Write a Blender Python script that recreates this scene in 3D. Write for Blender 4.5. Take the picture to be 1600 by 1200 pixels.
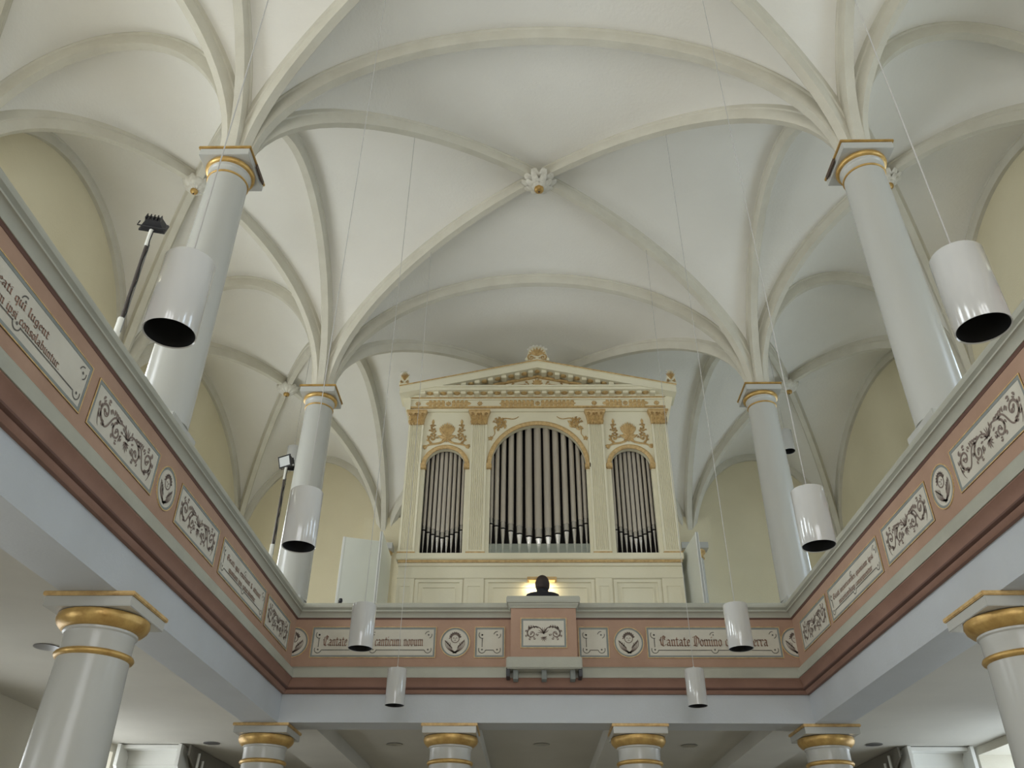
import bpy, bmesh, math, random
from math import sin, cos, pi, sqrt, radians, hypot
from mathutils import Vector, Matrix

for _o in list(bpy.data.objects):
    bpy.data.objects.remove(_o, do_unlink=True)
SC = bpy.context.scene
COL = SC.collection
random.seed(4)

# ------------------------------------------------------------------ camera
CAMX, CAMZ = -0.1893, 1.6
YAW, PITCH, ROLL, FPX = -0.0217, 0.5857, 0.0070, 1282.6
_f = Vector((sin(YAW) * cos(PITCH), cos(YAW) * cos(PITCH), sin(PITCH)))
_r = Vector((cos(YAW), -sin(YAW), 0))
_u = _r.cross(_f)
_r2 = _r * cos(ROLL) + _u * sin(ROLL)
_u2 = _u * cos(ROLL) - _r * sin(ROLL)
cam = bpy.data.cameras.new('camera')
cam.sensor_width = 36
cam.lens = FPX / 1600 * 36
cam.clip_start = .05
co = bpy.data.objects.new('camera', cam)
COL.objects.link(co)
M = Matrix((_r2, _u2, -_f)).transposed().to_4x4()
M.translation = (CAMX, 0, CAMZ)
co.matrix_world = M
SC.camera = co

# ------------------------------------------------------------------ world, exposure
W = bpy.data.worlds.new('sky')
SC.world = W
W.use_nodes = True
_bg = W.node_tree.nodes['Background']
_bg.inputs[0].default_value = (.78, .88, 1, 1)
_bg.inputs[1].default_value = 1.0
SC.view_settings.view_transform = 'Standard'
SC.view_settings.look = 'None'
SC.view_settings.gamma = 1
SC.view_settings.exposure = -0.13
SC.view_settings.use_curve_mapping = False
try:
    SC.cycles.use_denoising = True
    SC.cycles.max_bounces = 6
    SC.cycles.diffuse_bounces = 4
    SC.cycles.adaptive_threshold = .035
    SC.cycles.sample_clamp_indirect = 6
except Exception:
    pass

# layout of the church (metres): column lines, bay lines, heights
CX = 3.36                     # nave column axes at x = +-CX
AX = 6.68                     # aisle wall face above the galleries
LX = 6.35                     # aisle wall face below the galleries
YS = [-7.6, -3.05, 1.505, 6.05, 10.60, 16.95]
YN, YC, YB = 6.05, 10.60, 16.95
ZS, ZCR = 8.47, 10.81         # vault springing and crown
ZA = 3.62                     # top of lower capitals
ZF = 4.0                      # gallery floor
# windows: (y centre, width, z0, z1)
UPWIN = [(-5.3, 1.7, 5.25, 8.4), (-0.77, 1.7, 5.25, 8.4), (3.78, 1.7, 5.25, 8.4), (8.32, 1.7, 5.25, 8.4), (13.77, 1.9, 5.25, 8.4)]
LOWIN = [(-0.77, 1.7, 1.0, 3.3), (3.78, 1.7, 1.0, 3.3), (8.32, 1.7, 1.0, 3.3), (12.0, 2.1, 1.0, 3.74)]


def daylight(loc, rot, sx, sy, power, col=(1, 1, 1)):
    l = bpy.data.lights.new('daylight', 'AREA')
    l.shape = 'RECTANGLE'
    l.size, l.size_y = sx, sy
    l.energy = power
    l.color = col
    o = bpy.data.objects.new('daylight', l)
    COL.objects.link(o)
    o.location = loc
    o.rotation_euler = rot
    return o


PW = 26.0                     # watts per square metre of window
for s in (-1, 1):
    rot = (0, s * pi / 2, 0)
    for (y, w, z0, z1) in UPWIN:
        daylight((s * 7.12, y, (z0 + z1) / 2), rot, z1 - z0, w, PW * (z1 - z0) * w * ((1.65 if y < 12 else 1.4) if s < 0 else .85), (.90, .96, 1) if s < 0 else (.68, .84, 1))
    for (y, w, z0, z1) in LOWIN:
        daylight((s * 7.12, y, (z0 + z1) / 2), rot, z1 - z0, w, PW * (.66 if s < 0 else .6) * (z1 - z0) * w, (.93, .97, 1) if s < 0 else (.8, .9, 1))
# the tall choir windows in the wall behind the viewer
for x in (-2.0, 0.0, 2.0):
    daylight((x, -7.75, 5.2), (radians(66), 0, 0), 1.5, 6.0, PW * .62 * 9.0, (1, 1, 1))


# ------------------------------------------------------------------ materials
def lin(c):
    return tuple(((v / 255) / 12.92 if v / 255 <= .04045 else ((v / 255 + .055) / 1.055) ** 2.4) for v in c) + (1,)


MATS = {}


def mat(name, col, rough=.7, var=.06, scale=3.0, bump=0.0, metal=0.0, bscale=40.0, spec=.5, stretch=(1, 1, 1), coat=0.0, tint=None):
    if name in MATS:
        return MATS[name]
    m = bpy.data.materials.new(name)
    m.use_nodes = True
    nt = m.node_tree
    p = nt.nodes['Principled BSDF']
    p.inputs['Roughness'].default_value = rough
    p.inputs['Metallic'].default_value = metal
    p.inputs['Specular IOR Level'].default_value = spec
    if coat:
        p.inputs['Coat Weight'].default_value = coat
        p.inputs['Coat Roughness'].default_value = .12
    tc = nt.nodes.new('ShaderNodeTexCoord')
    mp = nt.nodes.new('ShaderNodeMapping')
    mp.inputs['Scale'].default_value = stretch
    nt.links.new(tc.outputs['Object'], mp.inputs[0])
    n = nt.nodes.new('ShaderNodeTexNoise')
    n.inputs['Scale'].default_value = scale
    n.inputs['Detail'].default_value = 6
    n.inputs['Roughness'].default_value = .6
    nt.links.new(mp.outputs[0], n.inputs['Vector'])
    cr = nt.nodes.new('ShaderNodeValToRGB')
    c = lin(col)
    t = lin(tint) if tint else tuple(v * .8 for v in c[:3]) + (1,)
    lo = tuple(c[i] + (t[i] - c[i]) * min(1, var * 6) for i in range(3)) + (1,)
    hi = tuple(min(1, v * (1 + var)) for v in c[:3]) + (1,)
    cr.color_ramp.elements[0].color = lo
    cr.color_ramp.elements[0].position = .3
    cr.color_ramp.elements[1].color = hi
    cr.color_ramp.elements[1].position = .68
    nt.links.new(n.outputs['Fac'], cr.inputs[0])
    nt.links.new(cr.outputs[0], p.inputs['Base Color'])
    if bump:
        b = nt.nodes.new('ShaderNodeBump')
        b.inputs['Strength'].default_value = bump
        b.inputs['Distance'].default_value = .02
        n2 = nt.nodes.new('ShaderNodeTexNoise')
        n2.inputs['Scale'].default_value = bscale
        n2.inputs['Detail'].default_value = 4
        nt.links.new(mp.outputs[0], n2.inputs['Vector'])
        nt.links.new(n2.outputs['Fac'], b.inputs['Height'])
        nt.links.new(b.outputs[0], p.inputs['Normal'])
    MATS[name] = m
    return m


def emit(name, col, strength):
    m = bpy.data.materials.new(name)
    m.use_nodes = True
    p = m.node_tree.nodes['Principled BSDF']
    p.inputs['Base Color'].default_value = lin(col)
    p.inputs['Emission Color'].default_value = lin(col)
    p.inputs['Emission Strength'].default_value = strength
    MATS[name] = m
    return m


def pane(name, col, clear=.85):
    m = bpy.data.materials.new(name)
    m.use_nodes = True
    nt = m.node_tree
    nt.nodes.remove(nt.nodes['Principled BSDF'])
    out = nt.nodes['Material Output']
    tr = nt.nodes.new('ShaderNodeBsdfTransparent')
    gl = nt.nodes.new('ShaderNodeBsdfPrincipled')
    gl.inputs['Base Color'].default_value = lin(col)
    gl.inputs['Roughness'].default_value = .15
    mx = nt.nodes.new('ShaderNodeMixShader')
    mx.inputs[0].default_value = 1 - clear
    nt.links.new(tr.outputs[0], mx.inputs[1])
    nt.links.new(gl.outputs[0], mx.inputs[2])
    nt.links.new(mx.outputs[0], out.inputs[0])
    MATS[name] = m
    return m


mat('vault', (224, 221, 213), .85, .04, .55, .22, bscale=22, tint=(213, 207, 197), stretch=(1, 1, 2.2))
mat('rib', (200, 196, 182), .8, .05, 3, .2, bscale=30, tint=(182, 174, 156))
mat('cream_wall', (214, 205, 177), .85, .04, .8, .15, tint=(203, 192, 156))
mat('lower_wall', (205, 200, 185), .85, .04, .8, .1)
mat('floor_stone', (200, 192, 178), .6, .12, 2, .2)
mat('column_white', (181, 181, 176), .26, .04, 1.6, .05, bscale=14, stretch=(1, 1, .3), tint=(170, 169, 161))
mat('beam_white', (180, 184, 188), .5, .05, 1.5, .08, tint=(172, 175, 175))
mat('soffit', (190, 187, 177), .8, .04, 1.2, .06)
mat('gold', (192, 160, 98), .38, .16, 9, .1, metal=.5, tint=(164, 128, 70))
mat('old_gold', (206, 176, 122), .45, .15, 14, .15, metal=.2, bscale=60, tint=(172, 138, 88))
mat('pink', (161, 131, 111), .75, .08, 2.2, .06, tint=(145, 112, 91))
mat('redbrown', (134, 102, 87), .75, .08, 2.5, .06, tint=(118, 86, 71))
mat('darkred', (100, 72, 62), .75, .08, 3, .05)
mat('green', (163, 162, 149), .55, .06, 2.2, .06, tint=(144, 144, 132))
mat('panel', (190, 185, 172), .8, .06, 3, .04, tint=(176, 168, 150))
mat('panel_border', (126, 130, 126), .7, .08, 4, .04)
mat('paint_brown', (122, 107, 98), .85, .12, 12)
mat('paint_text', (142, 110, 94), .85, .12, 12)
mat('paint_grey', (96, 92, 86), .85, .1, 12)
mat('organ_white', (229, 223, 198), .5, .03, 1.5, .05, tint=(208, 200, 172))
mat('organ_gold', (204, 176, 124), .45, .15, 22, .2, metal=.1, bscale=70, tint=(178, 144, 94))
mat('pipe_tin', (192, 184, 172), .36, .06, 1.5, 0, metal=.3, stretch=(1, 1, .25), tint=(166, 156, 142))
mat('pipe_bright', (196, 192, 188), .22, .05, 6, 0, metal=.85)
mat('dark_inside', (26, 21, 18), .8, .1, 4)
mat('lamp_white', (189, 189, 187), .12, .015, 2, 0, spec=.6, coat=.4)
mat('lamp_black', (9, 9, 10), .7, .05, 3)
mat('cable', (176, 174, 170), .5, .02, 3)
mat('cable_dark', (120, 118, 124), .5, .02, 3)
mat('black_metal', (34, 34, 38), .45, .1, 8)
mat('steel', (150, 150, 152), .3, .05, 8, metal=.8)
mat('grey_pole', (86, 80, 78), .4, .08, 8, metal=.3)
mat('white_paint', (226, 226, 220), .5, .02, 3)
mat('door_white', (214, 216, 206), .4, .02, 1.5)
mat('stair_dark', (120, 116, 106), .7, .05, 3)
mat('hair', (42, 28, 22), .6, .2, 60, .4, bscale=160)
mat('skin', (196, 150, 126), .55, .05, 8)
mat('jacket', (24, 23, 28), .85, .15, 20, .2)
mat('trousers', (38, 38, 44), .85, .1, 20)
mat('wood', (128, 92, 60), .5, .15, 3, .1, stretch=(1, 6, 6))
mat('ivory', (230, 224, 206), .35, .03, 3)
mat('petal', (216, 213, 203), .7, .08, 14, .2, tint=(176, 168, 150))
mat('plaque_brown', (78, 60, 48), .6, .1, 6)
emit('lamp_glow', (255, 220, 140), 1.0)
mat('flood_glass', (214, 218, 220), .2, .02, 3)
pane('window_pane', (220, 228, 232), .92)
pane('case_glass', (188, 194, 182), .6)


# ------------------------------------------------------------------ mesh helpers
def worg(o):
    v = Vector((0, 0, 0))
    while o is not None:
        v = v + o.location
        o = o.parent
    return v


class MB:
    def __init__(self):
        self.v, self.f = [], []

    def add(self, vs, fs):
        k = len(self.v)
        self.v += [tuple(p) for p in vs]
        self.f += [tuple(k + i for i in q) for q in fs]
        return self

    def box(self, x0, x1, y0, y1, z0, z1):
        return self.add([(x0, y0, z0), (x1, y0, z0), (x1, y1, z0), (x0, y1, z0), (x0, y0, z1), (x1, y0, z1), (x1, y1, z1), (x0, y1, z1)],
                        [(0, 3, 2, 1), (4, 5, 6, 7), (0, 1, 5, 4), (1, 2, 6, 5), (2, 3, 7, 6), (3, 0, 4, 7)])

    def loft(self, rings, cap=True, closed=True):
        n = len(rings[0])
        vs = [p for r in rings for p in r]
        fs = []
        for i in range(len(rings) - 1):
            for j in range(n if closed else n - 1):
                a, b = i * n + j, i * n + (j + 1) % n
                fs.append((a, b, b + n, a + n))
        if cap:
            fs.append(tuple(range(n - 1, -1, -1)))
            k = (len(rings) - 1) * n
            fs.append(tuple(range(k, k + n)))
        return self.add(vs, fs)

    def lathe(self, prof, c=(0, 0, 0), seg=24, cap=True, a0=0, a1=2 * pi):
        full = abs(a1 - a0 - 2 * pi) < 1e-6
        m = seg if full else seg + 1
        rings = [[(c[0] + r * cos(a0 + (a1 - a0) * j / seg), c[1] + r * sin(a0 + (a1 - a0) * j / seg), c[2] + z) for j in range(m)] for r, z in prof]
        return self.loft(rings, cap, full)

    def tube(self, pts, r, seg=8, cap=True):
        pts = [Vector(p) for p in pts]
        rr = r if isinstance(r, (list, tuple)) else [r] * len(pts)
        rings = []
        up = None
        for i, p in enumerate(pts):
            t = (pts[min(i + 1, len(pts) - 1)] - pts[max(i - 1, 0)]).normalized()
            if up is None:
                up = Vector((0, 0, 1)) if abs(t.z) < .9 else Vector((1, 0, 0))
            a = t.cross(up)
            if a.length < 1e-6:
                a = t.orthogonal()
            a.normalize()
            b = a.cross(t).normalized()
            up = b
            rings.append([p + (a * cos(2 * pi * j / seg) + b * sin(2 * pi * j / seg)) * rr[i] for j in range(seg)])
        return self.loft(rings, cap)

    def prism(self, poly, fn, c0, c1):
        n = len(poly)
        vs = [fn(a, b, c0) for a, b in poly] + [fn(a, b, c1) for a, b in poly]
        fs = [tuple(range(n - 1, -1, -1)), tuple(range(n, 2 * n))] + [(i, (i + 1) % n, n + (i + 1) % n, n + i) for i in range(n)]
        return self.add(vs, fs)

    def build(self, name, m, parent=None, smooth=None, bevel=0):
        off = worg(parent)
        me = bpy.data.meshes.new(name)
        me.from_pydata([tuple(Vector(p) - off) for p in self.v], [], self.f)
        bm = bmesh.new()
        bm.from_mesh(me)
        bmesh.ops.recalc_face_normals(bm, faces=bm.faces)
        if bevel:
            bmesh.ops.bevel(bm, geom=list(bm.edges), offset=bevel, segments=2, affect='EDGES', clamp_overlap=True)
        bm.to_mesh(me)
        bm.free()
        me.materials.append(MATS[m])
        if smooth is not None:
            for p in me.polygons:
                p.use_smooth = True
            me.set_sharp_from_angle(angle=radians(smooth))
        o = bpy.data.objects.new(name, me)
        COL.objects.link(o)
        o.parent = parent
        return o


def tag(o, label=None, cat=None, group=None, kind=None):
    if label:
        o['label'] = label
    if cat:
        o['category'] = cat
    if group:
        o['group'] = group
    if kind:
        o['kind'] = kind
    return o


def empty(name, loc, label=None, cat=None, group=None, kind=None):
    o = bpy.data.objects.new(name, None)
    o.empty_display_size = .1
    COL.objects.link(o)
    o.location = loc
    return tag(o, label, cat, group, kind)


def copy_tree(o, parent=None):
    c = o.copy()
    COL.objects.link(c)
    c.parent = parent
    for ch in list(o.children):
        copy_tree(ch, c)
    return c


# ------------------------------------------------------------------ the vault
def bay_of(v, lines):
    for i in range(len(lines) - 1):
        if lines[i] <= v <= lines[i + 1]:
            return (lines[i] + lines[i + 1]) / 2, (lines[i + 1] - lines[i]) / 2
    return (lines[-2] + lines[-1]) / 2, (lines[-1] - lines[-2]) / 2


XS = [-AX, -CX, CX, AX]


def web_z(x, y):
    xm, a = bay_of(x, XS)
    ym, b = bay_of(y, YS)
    u, v = (x - xm) / a, (y - ym) / b
    return ZS + (ZCR - ZS) * max(sqrt(max(0, 1 - u * u)), sqrt(max(0, 1 - v * v)))


ceiling = empty('ceiling', (0, 8, ZCR), 'pale plaster rib vault over the nave and side aisles', None, None, 'structure')
NV = 22
for i in range(3):
    for j in range(len(YS) - 1):
        x0, x1, y0, y1 = XS[i], XS[i + 1], YS[j], YS[j + 1]
        xm, a, ym, b = (x0 + x1) / 2, (x1 - x0) / 2, (y0 + y1) / 2, (y1 - y0) / 2
        t = [sin(pi / 2 * k / NV) for k in range(-NV, NV + 1)]
        n = len(t)
        vs, fs = [], []
        for v in t:
            for u in t:
                vs.append((xm + a * u, ym + b * v, ZS + (ZCR - ZS) * max(sqrt(max(0, 1 - u * u)), sqrt(max(0, 1 - v * v)))))
        for q in range(n - 1):
            for p in range(n - 1):
                A, B, C, D = q * n + p, q * n + p + 1, (q + 1) * n + p + 1, (q + 1) * n + p
                if (p < NV) == (q < NV):
                    fs += [(A, B, C), (A, C, D)]
                else:
                    fs += [(A, B, D), (B, C, D)]
        MB().add(vs, fs).build('vault_web', 'vault', ceiling, smooth=32)

RIBP = [(-.088, .1), (-.088, -.018), (-.072, -.034), (-.068, -.125), (-.05, -.17), (.05, -.17), (.068, -.125), (.072, -.034), (.088, -.018), (.088, .1)]


def rib(p0, p1, prof=RIBP, n=36, name='rib', sc=1.0):
    p0, p1 = Vector((p0[0], p0[1], 0)), Vector((p1[0], p1[1], 0))
    c, h = (p0 + p1) / 2, (p1 - p0) / 2
    L = h.length
    d = h.normalized()
    side = Vector((-d.y, d.x, 0))
    rings = []
    H = ZCR - ZS
    for k in range(n + 1):
        th = pi - pi * k / n
        q = c + d * (L * cos(th)) + Vector((0, 0, ZS + H * sin(th)))
        nn = Vector((0, 0, 0)) + d * (cos(th) / L) + Vector((0, 0, sin(th) / H))
        nn.normalize()
        rings.append([q + side * (s * sc) + nn * (m * (sc if m < 0 else 1)) for s, m in prof])
    return MB().loft(rings).build(name, 'rib', ceiling, smooth=24)


for j in range(2, len(YS)):
    for i in range(3):
        if j < len(YS) - 1:
            rib((XS[i], YS[j]), (XS[i + 1], YS[j]))
        else:
            rib((XS[i], YS[j] - .02), (XS[i + 1], YS[j] - .02), sc=.85)
for j in range(1, len(YS) - 1):
    for x in (-CX, CX):
        rib((x, YS[j]), (x, YS[j + 1]))
    for x in (-AX, AX):
        s = 1 if x < 0 else -1
        rib((x + .02 * s, YS[j]), (x + .02 * s, YS[j + 1]), sc=.85)
    for i in range(3):
        rib((XS[i], YS[j]), (XS[i + 1], YS[j + 1]), sc=.92)
        rib((XS[i], YS[j + 1]), (XS[i + 1], YS[j]), sc=.92)


def petal_mesh(L, w, drop, th):
    rings = []
    for k in range(6):
        t = k / 5
        ww = w * sin(pi * min(.8, max(.1, .15 + t * .65)))
        r = L * t
        z = -drop * (1 - (2 * t - .9) ** 2) + drop * .3 * t * t
        rings.append([Vector((r, -ww, z)), Vector((r, 0, z + th * .8)), Vector((r, ww, z)), Vector((r, 0, z - th))])
    return rings


def boss(x, y, z, R, shell=False):
    b = MB().lathe([(R * .35, .14), (R * .5, .05), (R * .52, -.02), (R * .3, -.06)], (x, y, z), 16).build('boss', 'petal', ceiling, smooth=40)
    tag(b, 'carved white flower boss' if not shell else 'scalloped white boss')
    if shell:
        n = 64
        rings = []
        for r, h in ((R * .2, -.11), (R * .6, -.085), (R * .9, -.03), (R, .03), (R * .9, .06)):
            rings.append([(x + r * (1 + .06 * cos(12 * 2 * pi * k / n)) * cos(2 * pi * k / n), y + r * (1 + .06 * cos(12 * 2 * pi * k / n)) * sin(2 * pi * k / n), z + h + .012 * cos(12 * 2 * pi * k / n)) for k in range(n)])
        MB().loft(rings).build('shell', 'petal', b, smooth=60)
    else:
        for lay, (n, L, zz, w) in enumerate(((10, R * 1.06, .0, R * .27), (8, R * .8, -.055, R * .24), (6, R * .5, -.085, R * .2))):
            for k in range(n):
                an = 2 * pi * (k + .5 * lay) / n
                rg = [[(x + p.x * cos(an) - p.y * sin(an), y + p.x * sin(an) + p.y * cos(an), z + zz + p.z) for p in r] for r in petal_mesh(L, w, .04, .016)]
                MB().loft(rg).build('petal', 'petal', b, smooth=50)
    MB().lathe([(.0, -.165), (R * .14, -.162), (R * .25, -.15), (R * .29, -.13), (R * .26, -.05)], (x, y, z - (.0 if shell else .03)), 14).build('center', 'gold', b, smooth=50)
    MB().lathe([(.0, -.178), (R * .06, -.175), (R * .07, -.15)], (x, y, z - (.0 if shell else .03)), 8).build('bolt', 'plaque_brown', b)


ym1, ym2 = (YN + YC) / 2, (YC + YB) / 2
boss(0, ym1, ZCR - .17, .24)
boss(-5.02, ym1, ZCR - .17, .19, True)
boss(5.02, ym1, ZCR - .17, .19, False)
boss(-5.02, ym2, ZCR - .17, .21, True)
boss(5.02, ym2, ZCR - .17, .21, True)
boss(0, YN - 2.27, ZCR - .17, .24)

# small holes for lamp cables
for x, y in ((-1.68, 12.26), (1.64, 12.39)):
    z = web_z(x, y)
    MB().lathe([(.0, -.03), (.03, -.03), (.035, .02)], (x, y, z), 10).build('cable_hole', 'lamp_black', ceiling)

# ------------------------------------------------------------------ walls, floor
floor = MB().box(-7.3, 7.3, -7.9, 17.4, -.2, 0).build('floor', 'floor_stone')
tag(floor, 'stone floor of the church nave', None, None, 'structure')


def cells(mb, a0, a1, b0, b1, holes, fn):
    A = sorted(set([a0, a1] + [h[0] for h in holes] + [h[1] for h in holes]))
    B = sorted(set([b0, b1] + [h[2] for h in holes] + [h[3] for h in holes]))
    for i in range(len(A) - 1):
        for j in range(len(B) - 1):
            am, bm_ = (A[i] + A[i + 1]) / 2, (B[j] + B[j + 1]) / 2
            if any(h[0] < am < h[1] and h[2] < bm_ < h[3] for h in holes):
                continue
            fn(mb, A[i], A[i + 1], B[j], B[j + 1])


wn = 0
for s, side in ((-1, 'left'), (1, 'right')):
    mb = MB()
    cells(mb, -7.9, 17.4, ZF - .1, 11.0, [(y - w / 2, y + w / 2, z0, z1) for y, w, z0, z1 in UPWIN],
          lambda m, a, b, c, d: m.box(min(s * AX, s * 7.1), max(s * AX, s * 7.1), a, b, c, d))
    w_ = mb.build('wall_' + side, 'cream_wall')
    tag(w_, 'cream plastered aisle wall on the %s above the gallery' % side, None, None, 'structure')
    mb = MB()
    cells(mb, -7.9, 17.4, 0, ZF - .1, [(y - w / 2, y + w / 2, z0, z1) for y, w, z0, z1 in LOWIN],
          lambda m, a, b, c, d: m.box(min(s * LX, s * 7.1), max(s * LX, s * 7.1), a, b, c, d))
    w_ = mb.build('wall_%s_lower' % side, 'lower_wall')
    tag(w_, 'pale plastered aisle wall on the %s below the gallery' % side, None, None, 'structure')
    for (y, w, z0, z1) in UPWIN + LOWIN:
        wn += 1
        x = s * 7.0
        fr = MB()
        for a in (-w / 2, w / 2):
            fr.box(x - .04, x + .04, y + a - .05, y + a + .05, z0, z1)
        for z in (z0, z1):
            fr.box(x - .04, x + .04, y - w / 2, y + w / 2, z - .05, z + .05)
        fo = fr.build('window_%d' % wn, 'white_paint')
        tag(fo, 'tall daylit %s window on the %s, opening number %d from the choir' % ('upper' if z0 > 4 else 'lower', side, 1 + (UPWIN + LOWIN).index((y, w, z0, z1)) % 5), None, None, 'structure')
        br = MB()
        for k in (1, 2):
            br.box(x - .02, x + .02, y - w / 2 + w * k / 3 - .02, y - w / 2 + w * k / 3 + .02, z0, z1)
        nb = int((z1 - z0) / .6)
        for k in range(1, nb):
            zz = z0 + (z1 - z0) * k / nb
            br.box(x - .015, x + .015, y - w / 2, y + w / 2, zz - .015, zz + .015)
        br.build('glazing_bars', 'white_paint', fo)
        MB().box(x - .003, x + .003, y - w / 2, y + w / 2, z0, z1).build('pane', 'window_pane', fo)
# end wall behind the organ
bw = MB().box(-7.1, 7.1, YB, 17.4, 0, 11.0).build('wall_back', 'cream_wall')
tag(bw, 'cream end wall behind the organ', None, None, 'structure')
# shallow wall piers that carry the vault on the end wall
for s in (-1, 1):
    MB().box(s * CX - .44, s * CX + .44, YB - .22, YB + .02, ZF, ZS + .7).build('wall_pier', 'cream_wall', bw)
mb = MB()
cells(mb, -7.1, 7.1, 0, 11.0, [(x - .75, x + .75, 2.2, 8.2) for x in (-2, 0, 2)], lambda m, a, b, c, d: m.box(a, b, -7.9, -7.6, c, d))
fw = tag(mb.build('wall_front', 'cream_wall'), 'choir end wall with three tall windows', None, None, 'structure')

# ------------------------------------------------------------------ columns
def make_lower_column(loc, label, name='gallery_column'):
    root = empty(name, loc, label, 'column', 'lower columns carrying the gallery')
    x, y, z = loc
    MB().lathe([(.30, .22), (.295, .5), (.288, 1.2), (.272, 2.2), (.252, 3.02), (.247, 3.225)], (x, y, z), 40).build('shaft', 'column_white', root, smooth=40)
    MB().box(x - .36, x + .36, y - .36, y + .36, 0, .14).build('plinth', 'column_white', root, bevel=.01)
    MB().lathe([(.35, .14), (.365, .17), (.35, .21), (.31, .225)], (x, y, z), 32).build('base_ring', 'column_white', root, smooth=50)
    MB().lathe([(.248, 3.20), (.268, 3.208), (.276, 3.224), (.268, 3.24), (.248, 3.248)], (x, y, z), 40).build('neck_ring', 'gold', root, smooth=60)
    MB().lathe([(.246, 3.245), (.246, 3.36), (.25, 3.375), (.262, 3.385), (.262, 3.40)], (x, y, z), 40).build('neck', 'column_white', root, smooth=35)
    MB().lathe([(.258, 3.40), (.29, 3.415), (.318, 3.445), (.328, 3.475), (.322, 3.505), (.30, 3.515)], (x, y, z), 40).build('echinus', 'gold', root, smooth=50)
    MB().box(x - .318, x + .318, y - .318, y + .318, 3.513, 3.59).build('abacus', 'column_white', root, bevel=.004)
    MB().box(x - .334, x + .334, y - .334, y + .334, 3.588, 3.62).build('gilt_fillet', 'old_gold', root, bevel=.006)
    return root


lows = [((-CX, YN, 0), 'lower white column with gilt capital, nearest on the left under the gallery'),
        ((CX, YN, 0), 'lower white column with gilt capital, cut by the right picture edge'),
        ((-CX, YC, 0), 'lower corner column with gilt capital under left end of organ gallery'),
        ((CX, YC, 0), 'lower corner column with gilt capital under right end of organ gallery'),
        ((-1.125, YC, 0), 'lower column with gilt capital left of centre under organ gallery'),
        ((1.125, YC, 0), 'lower column with gilt capital right of centre under organ gallery')]
lc = make_lower_column(*lows[0])
for loc, lab in lows[1:]:
    c = copy_tree(lc)
    c.location = loc
    c['label'] = lab


def make_upper_column(loc, label, name='nave_column'):
    root = empty(name, loc, label, 'column', 'tall upper columns carrying the vault')
    x, y, z = loc
    h = ZS - z
    MB().box(x - .22, x + .22, y - .25, y + .28, z, 5.2).build('plinth', 'column_white', root, bevel=.008)
    MB().lathe([(.234, 5.19 - z), (.232, 5.8 - z), (.218, 7.0 - z), (.203, h - .30)], (x, y, z), 40).build('shaft', 'column_white', root, smooth=40)
    MB().lathe([(.203, h - .31), (.213, h - .305), (.217, h - .296), (.213, h - .287), (.203, h - .282)], (x, y, z), 40).build('neck_ring', 'gold', root, smooth=60)
    MB().lathe([(.205, h - .285), (.206, h - .235), (.213, h - .215), (.222, h - .205), (.222, h - .19), (.226, h - .18)], (x, y, z), 40).build('neck', 'column_white', root, smooth=35)
    MB().lathe([(.222, h - .185), (.244, h - .178), (.256, h - .158), (.254, h - .135), (.24, h - .118)], (x, y, z), 40).build('echinus', 'gold', root, smooth=60)
    MB().box(x - .262, x + .262, y - .262, y + .262, ZS - .12, ZS - .03).build('abacus', 'column_white', root, bevel=.004)
    MB().box(x - .277, x + .277, y - .277, y + .277, ZS - .032, ZS + .0).build('gilt_fillet', 'gold', root, bevel=.006)
    return root


ups = [((-CX, YN, ZF), 'tall white upper column left of the nave, nearest, behind the large hanging lamp'),
       ((CX, YN, ZF), 'tall white upper column right of the nave, nearest, beside the large hanging lamp'),
       ((-CX, YC, ZF), 'tall white upper column at the left corner of the organ gallery'),
       ((CX, YC, ZF), 'tall white upper column at the right corner of the organ gallery')]
uc = make_upper_column(*ups[0])
for loc, lab in ups[1:]:
    c = copy_tree(uc)
    c.location = loc
    c['label'] = lab
for s in (-1, 1):                 # dark little plaques on the inner faces of the near capitals
    x = s * (CX - .277)
    pq = MB().box(min(x, x - s * .012), max(x, x - s * .012), YN - .05, YN + .2, ZS - .085, ZS - .035).build('plaque', 'plaque_brown')
    tag(pq, 'small dark plaque on the inner edge of the %s near capital' % ('left' if s < 0 else 'right'), 'plaque')
for s, nm in ((-1, 'left'), (1, 'right')):
    x, y = s * CX, YB - .22
    root = empty('engaged_column', (x, y, ZF), 'engaged half column with gilt capital on the end wall, %s of the organ' % nm, 'column', 'engaged columns on the end wall')
    MB().lathe([(.2, 0), (.2, ZS - ZF - .25)], (x, y, ZF), 20, True, pi, 2 * pi).build('shaft', 'column_white', root, smooth=40)
    MB().lathe([(.205, -.3), (.225, -.28), (.205, -.26), (.21, -.2), (.25, -.16), (.255, -.13)], (x, y, ZS), 20, True, pi, 2 * pi).build('echinus', 'old_gold', root, smooth=50)
    MB().box(x - .28, x + .28, y - .27, y, ZS - .13, ZS).build('abacus', 'column_white', root)

# ------------------------------------------------------------------ galleries
BX, BY = 3.16, 10.27          # front faces of the gallery beams
YE = -3.05                    # where the side galleries end behind the viewer
gf = MB()
gf.box(-7.0, -3.3, YE, 17.2, 3.85, ZF)
gf.box(3.3, 7.0, YE, 17.2, 3.85, ZF)
gf.box(-3.3, 3.3, 10.4, 17.2, 3.85, ZF)
gfo = tag(gf.build('ceiling_gallery', 'soffit'), 'pale plaster underside of the galleries', None, None, 'structure')
# cross beams under the organ gallery
for x, w in ((-1.125, .3), (1.125, .3), (-3.2, .36), (3.2, .36)):
    MB().box(x - w, x + w, 10.72, 16.9, 3.66, 3.86).build('cross_beam', 'soffit', gfo)
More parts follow.
